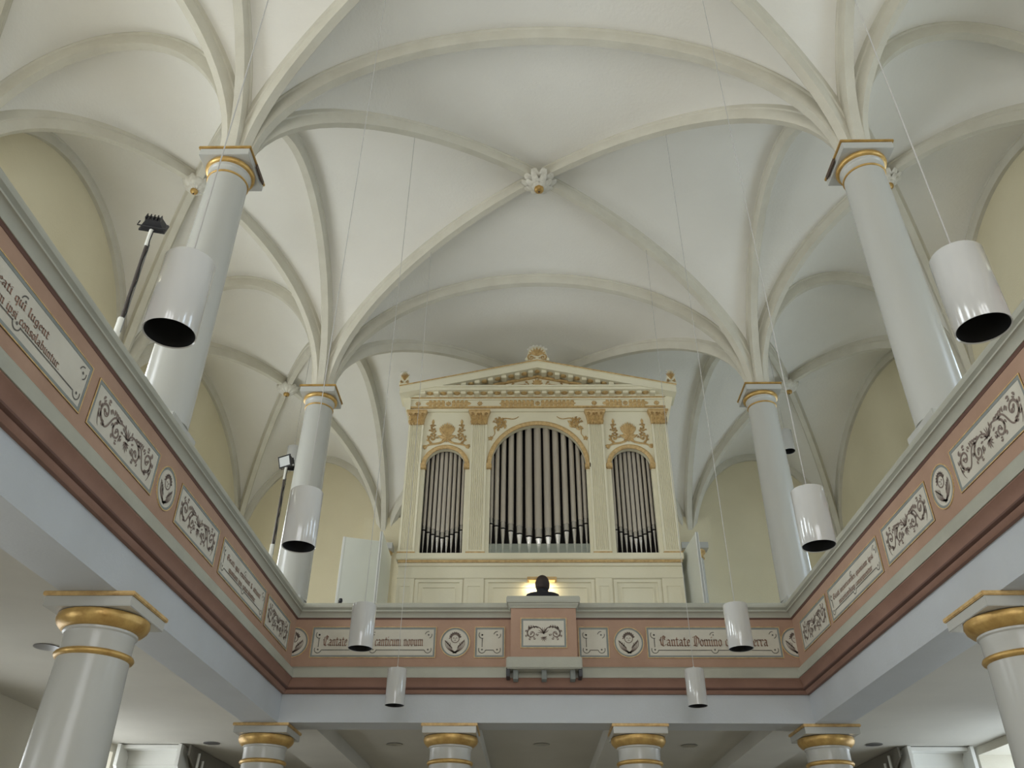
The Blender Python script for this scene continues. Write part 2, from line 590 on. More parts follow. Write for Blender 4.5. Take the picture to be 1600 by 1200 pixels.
# recessed downlights
for x, y in ((-4.85, 7.95), (-4.85, 12.9), (-2.16, 12.95), (0, 12.92), (2.16, 12.98), (4.8, 12.85)):
    d = MB().lathe([(.10, 0), (.12, -.006), (.12, -.012), (.1, -.014)], (x, y, 3.852), 24).build('downlight_ring', 'steel', gfo, smooth=40)
    MB().lathe([(.0, -.006), (.098, -.006), (.1, .0)], (x, y, 3.85), 20).build('downlight_lens', 'panel_border', d)

# profile pieces of the gallery front: (out, z) polygons, material, part name
PROFILE = [
    ('beam', 'beam_white', [(0, ZA), (0, 3.94), (-.42, 3.94), (-.42, ZA)]),
    ('lower_moulding', 'redbrown', [(-.1, 3.94), (.035, 3.94), (.05, 3.955), (.055, 3.982), (-.1, 3.982)]),
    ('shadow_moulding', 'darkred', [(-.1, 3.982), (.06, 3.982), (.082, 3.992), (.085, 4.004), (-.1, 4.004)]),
    ('cove_moulding', 'redbrown', [(-.1, 4.004), (.078, 4.004), (.08, 4.02), (.087, 4.045), (.1, 4.07), (.122, 4.095), (.122, 4.105), (-.1, 4.105)]),
    ('green_band', 'green', [(-.1, 4.105), (.132, 4.105), (.134, 4.12), (.128, 4.19), (.112, 4.22), (.085, 4.243), (-.1, 4.245)]),
    ('parapet_face', 'pink', [(-.1, 4.245), (.06, 4.245), (.06, 4.827), (-.1, 4.827)]),
    ('top_moulding', 'darkred', [(-.1, 4.827), (.064, 4.827), (.07, 4.838), (.076, 4.845), (-.1, 4.845)]),  # thin moulding, its dark red also standing in for the cornice's soffit shadow
    ('cornice', 'green', [(-.12, 4.845), (.082, 4.845), (.085, 4.858), (.094, 4.88), (.11, 4.9), (.12, 4.905), (.132, 4.908), (.133, 4.921), (.118, 4.924), (.112, 4.936), (.122, 4.946), (.14, 4.957), (.146, 4.975), (.142, 5.0), (.128, 5.018), (-.12, 5.02)]),
]
GL = empty('gallery', (-BX, 6, ZA), 'left gallery front with pink panelled parapet seen along the nave', 'balcony', 'gallery fronts')
GB = empty('gallery', (0, BY, ZA), 'organ gallery front with pink panelled parapet facing the viewer', 'balcony', 'gallery fronts')
GR = empty('gallery', (BX, 6, ZA), 'right gallery front with pink panelled parapet seen along the nave', 'balcony', 'gallery fronts')
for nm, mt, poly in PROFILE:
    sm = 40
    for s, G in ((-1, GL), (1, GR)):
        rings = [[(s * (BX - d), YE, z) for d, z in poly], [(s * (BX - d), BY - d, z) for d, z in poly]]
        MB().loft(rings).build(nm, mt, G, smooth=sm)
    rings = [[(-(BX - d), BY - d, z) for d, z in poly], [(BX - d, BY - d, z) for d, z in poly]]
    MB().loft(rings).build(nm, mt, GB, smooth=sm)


# ---- flat painted ornament on planes
class Plane:
    def __init__(s, O, U, V, N):
        s.O, s.U, s.V, s.N = Vector(O), Vector(U), Vector(V), Vector(N)

    def p(s, u, v, h=0):
        return s.O + s.U * u + s.V * v + s.N * h


def ribbon(mb, P, pts, w0, w1=None, h=.002, ridge=0.0):
    """a tapering painted stroke; with ridge it is a raised carved one"""
    n = len(pts)
    if n < 2:
        return
    w1 = w0 if w1 is None else w1
    L, C, R = [], [], []
    for i, (x, y) in enumerate(pts):
        a, b = pts[max(0, i - 1)], pts[min(n - 1, i + 1)]
        dx, dy = b[0] - a[0], b[1] - a[1]
        l = hypot(dx, dy) or 1
        t = i / (n - 1)
        w = (w0 + (w1 - w0) * t) / 2
        L.append((x - dy / l * w, y + dx / l * w))
        R.append((x + dy / l * w, y - dx / l * w))
        C.append((x, y))
    vs = [P.p(*q, h) for q in L] + [P.p(*q, h) for q in R]
    fs = []
    if ridge:
        vs += [P.p(*q, h + ridge) for q in C]
        for i in range(n - 1):
            fs += [(i, i + 1, 2 * n + i + 1, 2 * n + i), (2 * n + i, 2 * n + i + 1, n + i + 1, n + i)]
    else:
        for i in range(n - 1):
            fs.append((i, i + 1, n + i + 1, n + i))
    mb.add(vs, fs)


def leaf(mb, P, x, y, ang, L, w, h=.002, ridge=0.0, bend=.25):
    pts = []
    for k in range(7):
        t = k / 6
        a = ang + bend * t
        pts.append((x + L * t * cos(a), y + L * t * sin(a)))
    n = 7
    Lp, Rp, Cp = [], [], []
    for i, (px, py) in enumerate(pts):
        t = i / 6
        ww = w * sin(pi * (.08 + .92 * t)) ** .8 * .5 if t < 1 else 0
        a = ang + bend * t * 2
        Lp.append((px - sin(a) * ww, py + cos(a) * ww))
        Rp.append((px + sin(a) * ww, py - cos(a) * ww))
        Cp.append((px, py))
    vs = [P.p(*q, h) for q in Lp] + [P.p(*q, h) for q in Rp] + [P.p(*q, h + ridge) for q in Cp]
    fs = []
    for i in range(n - 1):
        fs += [(i, i + 1, 2 * n + i + 1, 2 * n + i), (2 * n + i, 2 * n + i + 1, n + i + 1, n + i)]
    mb.add(vs, fs)


def spiral(cx, cy, r0, r1, a0, turns, n=26):
    return [(cx + (r0 + (r1 - r0) * (k / n) ** .8) * cos(a0 + 2 * pi * turns * k / n), cy + (r0 + (r1 - r0) * (k / n) ** .8) * sin(a0 + 2 * pi * turns * k / n)) for k in range(n + 1)]


def arc(cx, cy, r, a0, a1, n=12):
    return [(cx + r * cos(a0 + (a1 - a0) * k / n), cy + r * sin(a0 + (a1 - a0) * k / n)) for k in range(n + 1)]


def scroll(mb, P, cx, cy, r, a0, sg, w, h=.002, ridge=0.0, turns=1.35, leaves=6, fine=True, fat=1.0):
    sp = spiral(cx, cy, r, r * .16, a0, sg * turns)
    ribbon(mb, P, sp, w, w * .6, h, ridge)
    if fine:
        ribbon(mb, P, spiral(cx, cy, r * .78, r * .34, a0 + sg * .4, sg * .75), w * .55, w * .35, h, ridge * .6)
    for k in range(leaves):
        a = a0 + sg * 2 * pi * (.02 + .66 * k / max(1, leaves - 1))
        x, y = cx + r * cos(a) * .98, cy + r * sin(a) * .98
        leaf(mb, P, x, y, a + sg * 1.0, r * .44 * fat, r * .24 * fat, h, ridge, sg * .5)
        leaf(mb, P, cx + r * .85 * cos(a), cy + r * .85 * sin(a), a + pi - sg * 1.0, r * .4 * fat, r * .18 * fat, h, ridge, -sg * .4)
    leaf(mb, P, cx, cy, a0 + sg * 2.2, r * .4, r * .3 * fat, h, ridge)
    leaf(mb, P, cx, cy, a0 - sg * .8, r * .35, r * .26 * fat, h, ridge)


def rinceau(mb, P, w, h):
    """four leafy scrolls mirrored about the middle"""
    r = min(h * .27, w * .095)
    for sg in (-1, 1):
        x1, x2 = sg * w * .165, sg * w * .365
        y1, y2 = -h * .1, h * .06
        scroll(mb, P, x1, y1, r, pi / 2, -sg, .013, turns=1.3, leaves=5)
        scroll(mb, P, x2, y2, r * 1.2, -pi / 2 - sg * .3, sg, .014, turns=1.3, leaves=6)
        ribbon(mb, P, bez([(sg * w * .015, -h * .02), (sg * w * .05, h * .3), (sg * w * .1, h * .24), (x1, y1 + r)]), .012, .014)
        ribbon(mb, P, bez([(x1, y1 + r), (x1 + sg * w * .12, h * .36), (x1 + sg * w * .1, -h * .4), (x2, y2 - r * 1.2)]), .016, .014)
        for k in range(5):
            leaf(mb, P, x1 + sg * w * (-.05 + .034 * k), h * (.24 - .012 * k), pi / 2 - sg * (1.0 - .35 * k), h * .16, h * .07, bend=-sg * .6)
            leaf(mb, P, sg * w * (.05 + .012 * k), h * (.2 - .09 * k), (0 if sg > 0 else pi) + sg * (1.2 - .5 * k), h * .13, h * .06)
        ribbon(mb, P, bez([(x2 + sg * r * 1.15, -h * .02), (x2 + sg * r * 1.1, -h * .3), (x2 + sg * r * .6, -h * .42)]), .014, .003)
    for k in range(-3, 4):
        leaf(mb, P, 0, h * .0, pi / 2 + k * .42, h * (.3 - .02 * abs(k)), h * .04)
        leaf(mb, P, 0, -h * .08, -pi / 2 + k * .45, h * (.28 - .04 * abs(k)), h * .045)


def bez(c, n=14):
    out = []
    for k in range(n + 1):
        t = k / n
        p = list(c)
        while len(p) > 1:
            p = [(p[i][0] + (p[i + 1][0] - p[i][0]) * t, p[i][1] + (p[i + 1][1] - p[i][1]) * t) for i in range(len(p) - 1)]
        out.append(p[0])
    return out


def dot(mb, P, x, y, r, h=.002):
    mb.add([P.p(x + r * cos(2 * pi * k / 10), y + r * sin(2 * pi * k / 10), h) for k in range(10)], [tuple(range(10))])


def strapwork(mb, P, w, h, mid=True):
    """thin line frame with little loops round dots, open at the upper right"""
    t = .009
    a, b = w / 2 - .075, h / 2 - .085
    r = .042
    for sx in (-1, 1):
        dot(mb, P, sx * a, -b, .011)
        ribbon(mb, P, arc(sx * a, -b, r, pi / 2 + (0 if sx < 0 else 0) + sx * -(.75 * pi) + (pi if False else 0), (pi * 2.0 if sx < 0 else pi), 14) if False else
               arc(sx * a, -b, r, (-1.15 * pi if sx < 0 else -.95 * pi), (-.05 * pi if sx < 0 else .15 * pi), 14), t)
        dot(mb, P, sx * a, b, .011)
    dot(mb, P, -a, b, .011)
    ribbon(mb, P, arc(-a, b, r, .75 * pi, 1.6 * pi), t)
    ribbon(mb, P, [(-a, b - r), (-a, -b + .03)], t)
    ribbon(mb, P, arc(a, b, r, .45 * pi, .95 * pi), t)
    ribbon(mb, P, arc(a, b, r, -.4 * pi, .1 * pi), t)
    if mid:
        ribbon(mb, P, [(-a + r, -b - .006), (-r, -b - .006)], t)
        ribbon(mb, P, [(r, -b - .006), (a - r, -b - .006)], t)
        ribbon(mb, P, arc(0, -b, r, -pi, 0), t)
        dot(mb, P, 0, -b, .011)
        dot(mb, P, 0, b, .009)
        ribbon(mb, P, arc(0, b - .01, r, .4 * pi, .95 * pi), t)
    else:
        ribbon(mb, P, [(-a + r, -b - .006), (a - r, -b - .006)], t)


# ---- blackletter written with a broad nib
def mi(x):
    return [(x - .1, .86), (x, 1), (x, .1), (x + .12, .02)]


GLY = {
    'i': (.4, [mi(.15), [(.1, 1.3), (.2, 1.38)]]), 'n': (.8, [mi(.15), [(.15, .82), (.42, 1), (.55, .88), (.55, .1), (.66, .02)]]),
    'm': (1.2, [mi(.15), [(.15, .82), (.42, 1), (.55, .88), (.55, .1), (.64, .02)], [(.55, .82), (.82, 1), (.95, .88), (.95, .1), (1.06, .02)]]),
    'u': (.8, [[(.05, .86), (.15, 1), (.15, .15), (.3, 0), (.55, .2)], mi(.55)]),
    'v': (.75, [[(.05, .95), (.15, 1), (.15, .2), (.32, 0), (.54, .2), (.54, .85), (.38, 1)]]),
    'a': (.78, [[(.1, .85), (.3, 1), (.52, .85), (.52, .1), (.64, .02)], [(.52, .55), (.22, .5), (.1, .3), (.2, .04), (.5, .18)]]),
    'b': (.75, [[(.05, 1.5), (.15, 1.6), (.15, .12), (.35, 0), (.56, .15), (.56, .8), (.4, 1), (.15, .8)]]),
    'c': (.6, [[(.5, .85), (.36, 1), (.15, .8), (.15, .15), (.3, 0), (.5, .12)]]),
    'd': (.75, [[(.08, 1.5), (.38, 1.25), (.55, .8), (.55, .15), (.38, 0), (.14, .15), (.14, .75), (.32, 1), (.5, .86)]]),
    'e': (.62, [[(.5, .12), (.3, 0), (.14, .15), (.14, .8), (.34, 1), (.52, .8), (.44, .6), (.14, .46)]]),
    'f': (.55, [[(.5, 1.45), (.35, 1.6), (.2, 1.4), (.2, .0)], [(.05, 1), (.42, 1)]]),
    'g': (.75, [[(.55, .15), (.36, 0), (.14, .15), (.14, .8), (.34, 1), (.55, .85), (.55, -.25), (.38, -.5), (.1, -.35)]]),
    'h': (.78, [[(.05, 1.5), (.15, 1.6), (.15, 0)], [(.15, .82), (.42, 1), (.56, .85), (.56, .1), (.4, -.3)]]),
    'j': (.4, [[(.05, .86), (.15, 1), (.15, -.2), (.0, -.45)], [(.1, 1.3), (.2, 1.38)]]),
    'l': (.42, [[(.05, 1.5), (.15, 1.6), (.15, .12), (.3, 0)]]),
    'o': (.7, [[(.32, 1), (.12, .8), (.12, .18), (.34, 0), (.54, .18), (.54, .82), (.32, 1)]]),
    'p': (.75, [[(.05, .88), (.15, 1), (.15, -.5)], [(.15, .84), (.4, 1), (.56, .84), (.56, .18), (.36, 0), (.15, .1)]]),
    'q': (.75, [[(.55, .85), (.36, 1), (.14, .82), (.14, .18), (.34, 0), (.55, .15)], [(.55, 1), (.55, -.5)]]),
    'r': (.58, [mi(.15), [(.15, .82), (.4, 1), (.52, .88)]]),
    's': (.62, [[(.5, .86), (.34, 1), (.15, .84), (.2, .6), (.44, .42), (.5, .16), (.3, 0), (.1, .12)]]),
    'S': (.5, [[(.48, 1.45), (.33, 1.6), (.18, 1.4), (.18, .0)]]),
    't': (.52, [[(.18, 1.28), (.18, .12), (.33, 0), (.46, .1)], [(.04, 1), (.42, 1)]]),
    'x': (.65, [[(.1, 1), (.5, 0)], [(.5, .95), (.1, .05)]]),
    'B': (1.05, [[(.22, 1.55), (.22, .05)], [(.0, 1.35), (.45, 1.6), (.8, 1.3), (.6, .9), (.25, .82)], [(.55, .88), (.9, .6), (.86, .2), (.5, 0), (.08, .12)], [(.02, 1.0), (-.08, .5), (.05, .2)]]),
    'C': (1.1, [[(.92, 1.35), (.6, 1.6), (.2, 1.35), (.08, .8), (.2, .2), (.55, 0), (.95, .22)], [(.5, 1.45), (.46, .2)], [(-.05, .95), (.1, 1.0)], [(.7, 1.3), (.8, 1.0)]]),
    'D': (1.15, [[(.02, 1.35), (.55, 1.6), (1.0, 1.15), (1.0, .45), (.6, 0), (.08, .12)], [(.34, 1.45), (.26, .8), (.34, .1)], [(.6, 1.3), (.6, .25)]]),
    '&': (.9, [[(.75, .1), (.2, 1.2), (.35, 1.5), (.55, 1.25), (.15, .5), (.2, .1), (.45, 0), (.75, .5)]]), '.': (.3, [[(.1, .05), (.18, .1)]]), ',': (.3, [[(.15, .1), (.08, -.12)]]), ':': (.3, [[(.1, .05), (.18, .1)], [(.1, .7), (.18, .75)]]),
    ' ': (.5, []),
}


def write(mb, P, text, x, y, size, width=None, align=0, nib=.24, h=.0025):
    tot = sum(GLY[c][0] for c in text)
    sx = size if width is None else width / tot
    x0 = x - tot * sx / 2 if align == 0 else x
    n = (cos(radians(40)) * nib / 2, sin(radians(40)) * nib / 2)
    for c in text:
        wd, strokes = GLY[c]
        for st in strokes:
            for (ax, ay), (bx, by) in zip(st[:-1], st[1:]):
                q = [(ax - n[0], ay - n[1]), (bx - n[0], by - n[1]), (bx + n[0], by + n[1]), (ax + n[0], ay + n[1])]
                mb.add([P.p(x0 + a * sx, y + b * size, h) for a, b in q], [(0, 1, 2, 3)])
                for ex, ey in ((ax, ay), (bx, by)):     # nib marks at both ends
                    q = [(ex - n[0], ey - n[1]), (ex + .05, ey - .05), (ex + n[0], ey + n[1]), (ex - .05, ey + .05)]
                    mb.add([P.p(x0 + a * sx, y + b * size, h) for a, b in q], [(0, 1, 2, 3)])
        x0 += wd * sx


def bars(mb, P, w, h, t, d0, d1):
    """rectangular frame of four mitred bars of width t, outer size w x h"""
    o = [(-w / 2, -h / 2), (w / 2, -h / 2), (w / 2, h / 2), (-w / 2, h / 2)]
    i = [(-w / 2 + t, -h / 2 + t), (w / 2 - t, -h / 2 + t), (w / 2 - t, h / 2 - t), (-w / 2 + t, h / 2 - t)]
    for k in range(4):
        poly = [o[k], o[(k + 1) % 4], i[(k + 1) % 4], i[k]]
        mb.prism(poly, lambda a, b, c: P.p(a, b, c), d0, d1)


def panel(G, P, w, h, kind, text=None, label=None):
    f = MB()
    f.prism([(-w / 2, -h / 2), (w / 2, -h / 2), (w / 2, h / 2), (-w / 2, h / 2)], lambda a, b, c: P.p(a, b, c), -.01, .004)
    fo = f.build('panel', 'panel', G)
    if label:
        fo['label'] = label
    m = MB()
    bars(m, P, w, h, .007, .0, .009)
    m.build('gilt_frame', 'old_gold', fo)
    m = MB()
    bars(m, P, w - .014, h - .014, .024, .0, .0065)
    m.build('border', 'panel_border', fo)
    Q = Plane(P.p(0, 0, .0045), P.U, P.V, P.N)
    m = MB()
    if kind == 'scroll':
        rinceau(m, Q, w - .1, h - .07)
        m.build('painted_scroll', 'paint_brown', fo)
    elif kind == 'text':
        strapwork(m, Q, w - .04, h - .03)
        tag(m.build('painted_strapwork', 'paint_grey', fo), kind='stuff')
        if len(text) == 1:
            lines = [(text[0], .0, -.045, .078, w * .8)]
        else:
            lines = [(text[0][0], text[0][1] * w, .022, .036, text[0][2] * w), (text[1][0], text[1][1] * w, -.068, .036, text[1][2] * w)]
        for tx_, x_, y_, sz, wid in lines:
            tot = sum(GLY[c][0] for c in tx_)
            xx = x_ - wid / 2
            for word in tx_.split(' '):
                ww = sum(GLY[c][0] for c in word) * wid / tot
                m = MB()
                write(m, Q, word, xx, y_, sz, width=ww, align=1)
                m.build('painted_word', 'paint_text', fo)
                xx += ww + GLY[' '][0] * wid / tot
    elif kind == 'blank':
        strapwork(m, Q, w - .04, h - .03, False)
        tag(m.build('painted_strapwork', 'paint_grey', fo), kind='stuff')
    elif kind == 'short_scroll':
        r = h * .17
        for sg in (-1, 1):
            scroll(m, Q, sg * w * .26, -h * .02, r * 1.15, pi / 2, -sg, .012, turns=1.3)
            ribbon(m, Q, bez([(0, -h * .04), (sg * w * .04, h * .2), (sg * w * .14, h * .24), (sg * w * .26, -h * .02 + r * 1.15)]), .012, .012)
            for k in range(4):
                leaf(m, Q, sg * w * (.12 + .07 * k), h * (.16 - .01 * k), pi / 2 - sg * (.8 - .4 * k), h * .13, h * .05)
        for k in range(-3, 4):
            leaf(m, Q, 0, -h * .02, pi / 2 + k * .4, h * .22, h * .028)
            leaf(m, Q, 0, -h * .14, -pi / 2 + k * .5, h * (.16 - .015 * abs(k)), h * .03)
        m.build('painted_scroll', 'paint_brown', fo)
    return fo


def roundel(G, P, r, clip=None):
    """disc with a winged child's head; clip=(lo,hi) keeps only that range of u"""
    lo, hi = clip or (-9, 9)

    def ring(rad):
        pts = [(min(hi, max(lo, rad * cos(2 * pi * k / 48))), rad * sin(2 * pi * k / 48)) for k in range(48)]
        out = []
        for q in pts:
            if not out or hypot(q[0] - out[-1][0], q[1] - out[-1][1]) > 1e-5:
                out.append(q)
        return out
    d = MB().prism(ring(r), lambda a, b, c: P.p(a, b, c), -.01, .004).build('roundel', 'panel', G)

    def torus(rad, w, d0, d1, nm, mt):
        m = MB()
        rings = []
        a0, a1 = 0, 2 * pi
        if clip:
            a0, a1 = (-pi / 2, pi / 2) if lo > -1 else (pi / 2, 1.5 * pi)
        for k in range(41):
            a = a0 + (a1 - a0) * k / 40
            rings.append([P.p((rad - w) * cos(a), (rad - w) * sin(a), d0), P.p((rad - w) * cos(a), (rad - w) * sin(a), d1), P.p(rad * cos(a), rad * sin(a), d1), P.p(rad * cos(a), rad * sin(a), d0)])
        m.loft(rings).build(nm, mt, d, smooth=40)
    torus(r, .008, 0, .01, 'gilt_frame', 'old_gold')
    torus(r - .008, .02, 0, .0065, 'border', 'panel_border')
    Q = Plane(P.p(0, 0, .0045), P.U, P.V, P.N)
    m = MB()
    ok = lambda x: lo <= x <= hi

    def rb(pts, a, b=None):
        pts = [q for q in pts if ok(q[0])]
        ribbon(m, Q, pts, a, b)
    R = r * .98
    rb(arc(0, R * .24, R * .27, 0, 2 * pi, 24), .01)
    rb(arc(0, R * .28, R * .31, .1, pi - .1, 16), .022)
    for k in range(9):
        a = .1 + (pi - .2) * k / 8
        x, y = R * .3 * cos(a), R * .28 + R * .3 * sin(a)
        if ok(x):
            leaf(m, Q, x, y, a + .4, R * .16, R * .09)
    for sg in (-1, 1):
        if ok(sg * .02):
            dot(m, Q, sg * R * .1, R * .28, .007)
        for k in range(4):
            q = 1 - .17 * k
            rb(bez([(-sg * R * .12, -R * .72), (sg * R * .5 * q, -R * .6), (sg * R * .75 * q, -R * .2), (sg * R * .62 * q, R * (.12 - .05 * k))]), .013, .006)
        for k in range(5):
            x, y = sg * R * (.16 + .09 * k), -R * (.42 - .09 * k)
            if ok(x) and ok(x + sg * R * .2):
                leaf(m, Q, x, y, (.95 if sg > 0 else pi - .95), R * .28, R * .07)
    rb([(-R * .06, R * .12), (R * .06, R * .12)], .007)
    rb([(0, R * .26), (0, R * .18)], .006)
    m.build('painted_cherub', 'paint_brown', d)
    return d


PF = .06                       # the parapet face stands this far in front of the beam
ZP0, ZP1 = 4.36, 4.715
PZ, PH = (ZP0 + ZP1) / 2, ZP1 - ZP0
T_LUG = [('Beati qui lugent', -.012, .38), ('quoniam ipsi consolabuntur.', .015, .56)]
T_ESU = [('Beati qui esuriunt & sitiunt', .0, .76), ('quoniam ipsi saturabuntur', -.02, .6)]
T_MIS = [('Beati misericordes quoniam ipsi', .0, .8), ('misericordiam consequentur', .02, .66)]
T_PAC = [('Beati pacifici: quoniam', .0, .7), ('filii Dei vocabuntur', .0, .62)]
for s, G in ((-1, GL), (1, GR)):
    X = s * (BX - PF)
    U = Vector((0, 1, 0)) * (-s)
    N = Vector((-s, 0, 0))
    V = Vector((0, 0, 1))
    side = 'left' if s < 0 else 'right'
    for (y0, y1, kind, tx) in ((2.83, 4.485, 'text', T_LUG if s < 0 else T_PAC), (4.59, 5.69, 'scroll', None), (6.18, 7.19, 'scroll', None), (7.32, 8.835, 'text', T_ESU if s < 0 else T_MIS), (8.93, 9.935, 'scroll', None)):
        panel(G, Plane((X, (y0 + y1) / 2, PZ), U, V, N), y1 - y0, PH, kind, tx)
    roundel(G, Plane((X, 5.925, PZ), U, V, N), .18)
Yp = BY - PF
U, V, N = Vector((1, 0, 0)), Vector((0, 0, 1)), Vector((0, -1, 0))
zc, hh = 4.545, .38
panel(GB, Plane((-2.105, Yp, zc), U, V, N), 1.55, hh, 'text', ['Cantate Domino canticum novum'])
panel(GB, Plane((2.095, Yp, zc), U, V, N), 1.65, hh, 'text', ['Cantate Domino omnis terra'])
for x in (-.665, .62):
    panel(GB, Plane((x, Yp, zc), U, V, N), .375, hh, 'blank')
for x in (-1.093, 1.05):
    roundel(GB, Plane((x, Yp, zc), U, V, N), .186)
xe = BX - PF
roundel(GB, Plane((-xe - .0, Yp, zc), U, V, N), .186, (.001, 9))
roundel(GB, Plane((xe + .0, Yp, zc), U, V, N), .186, (-9, -.001))

# the projecting desk bay in the middle of the organ gallery front
DB = empty('parapet_bay', (0, 10.0, 4.06), 'projecting pink parapet bay in the middle, in front of the organist', 'balcony')
YD = 10.0
MB().box(-.4, .4, YD, Yp + .01, 4.30, 4.915).build('bay_face', 'pink', DB)
capp = [(0, 4.905), (.012, 4.905), (.016, 4.922), (.03, 4.94), (.034, 4.946), (.036, 4.958), (.048, 4.965), (.056, 4.985), (.056, 5.02), (.045, 5.045), (.03, 5.05), (0, 5.05)]
rings = []
for x, y, sx, sy in ((-.4, Yp + .05, -1, 0), (-.4, YD, -1, -1), (.4, YD, 1, -1), (.4, Yp + .05, 1, 0)):
    rings.append([(x + sx * d, y + sy * d, z) for d, z in capp])
mb = MB().loft(rings)
mb.box(-.4, .4, YD, Yp + .05, 4.906, 5.05)
mb.build('bay_cornice', 'green', DB, smooth=35)
MB().box(-.452, .452, YD - .055, Yp, 4.165, 4.302).build('bay_base', 'green', DB, bevel=.012)
for x in (-.34, 0, .34):
    MB().box(x - .03, x + .03, YD + .02, Yp - .04, 4.06, 4.17).build('bracket', 'panel_border', DB, bevel=.004)
for x in (-.43, .43):
    MB().box(x - .022, x + .022, YD - .03, Yp - .03, 4.08, 4.166).build('bracket_end', 'black_metal', DB, bevel=.004)
panel(DB, Plane((0, YD, 4.598), U, V, N), .56, .365, 'short_scroll')

# ------------------------------------------------------------------ organ
OY = 12.5
OG = empty('pipe_organ', (0, OY, ZF), 'cream and gold pipe organ with pediment and three arched pipe fields', 'organ')
case = MB()
OPN = [(-1.945, -1.253), (-.82, .82), (1.243, 1.925)]
ZSILL, ZSPR = 6.6, 8.2
# front board with three arched openings
edges = [-2.275, OPN[0][0], OPN[0][1], OPN[1][0], OPN[1][1], OPN[2][0], OPN[2][1], 2.275]
for k in (0, 2, 4, 6):
    case.box(edges[k], edges[k + 1], OY, OY + .1, ZSILL, 9.36)
for a, b in OPN:
    r, c = (b - a) / 2, (a + b) / 2
    n = 28
    for i in range(n):
        t0, t1 = pi - pi * i / n, pi - pi * (i + 1) / n
        x0, z0, x1, z1 = c + r * cos(t0), ZSPR + r * sin(t0), c + r * cos(t1), ZSPR + r * sin(t1)
        case.add([(x0, OY, z0), (x1, OY, z1), (x1, OY, 9.36), (x0, OY, 9.36), (x0, OY + .1, z0), (x1, OY + .1, z1), (x1, OY + .1, 9.36), (x0, OY + .1, 9.36)],
                 [(0, 1, 2, 3), (7, 6, 5, 4), (0, 4, 5, 1), (3, 2, 6, 7)])
case.build('case_front', 'organ_white', OG)
box = MB()
box.box(-2.275, -2.2, OY + .08, 13.7, ZSILL, 9.55).box(2.2, 2.275, OY + .08, 13.7, ZSILL, 9.55).box(-2.275, 2.275, 13.62, 13.7, ZSILL, 9.55).box(-2.275, 2.275, OY + .1, 13.7, 9.45, 9.55)
box.build('case_body', 'organ_white', OG)
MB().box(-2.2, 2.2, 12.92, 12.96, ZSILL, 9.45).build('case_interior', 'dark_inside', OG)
# base
MB().box(-2.25, 2.25, OY - .02, 13.7, ZF, 6.45).build('base_case', 'organ_white', OG)
MB().box(-2.29, 2.29, OY - .1, 13.7, 6.49, 6.60).build('base_ledge', 'organ_white', OG, bevel=.012)
MB().box(-2.26, 2.26, OY - .075, OY, 6.452, 6.492).build('gilt_line', 'organ_gold', OG)
MB().box(-2.255, 2.255, OY - .045, OY, 6.40, 6.452).build('base_moulding', 'organ_white', OG)
MB().box(-2.26, 2.26, OY - .05, OY, 6.19, 6.26).build('base_moulding', 'organ_white', OG, bevel=.01)
for a, b in ((-2.25, -1.98), (-1.195, -.88), (.87, 1.135), (1.91, 2.25)):
    MB().box(a, b, OY - .045, OY, ZF, 6.19).build('base_pilaster', 'organ_white', OG, bevel=.004)
    m = MB()
    bars(m, Plane(((a + b) / 2, OY - .045, 5.1), U, V, N), b - a - .1, 1.95, .012, 0, .01)
    m.build('pilaster_bead', 'organ_white', OG)
for a, b in ((-1.96, -1.215), (-.86, .85), (1.155, 1.89)):
    m = MB()
    bars(m, Plane(((a + b) / 2, OY - .02, 5.15), U, V, N), b - a, 2.06, .05, 0, .022)
    bars(m, Plane(((a + b) / 2, OY - .02, 5.15), U, V, N), b - a - .22, 1.82, .014, 0, .014)
    m.build('base_panel', 'organ_white', OG)

# pilasters with flutes and leafy capitals
PIL = [(-2.145, .262), (-1.033, .285), (1.013, .275), (2.125, .262)]


def pil_profile(w, d, nf=7):
    pts = [(-w / 2, 0), (-w / 2, d)]
    m = .03
    fw = (w - 2 * m) / nf
    for k in range(nf):
        x0 = -w / 2 + m + k * fw
        pts += [(x0 + fw * .15, d), (x0 + fw * .32, d - .018), (x0 + fw * .68, d - .018), (x0 + fw * .85, d)]
    pts += [(w / 2, d), (w / 2, 0)]
    return pts


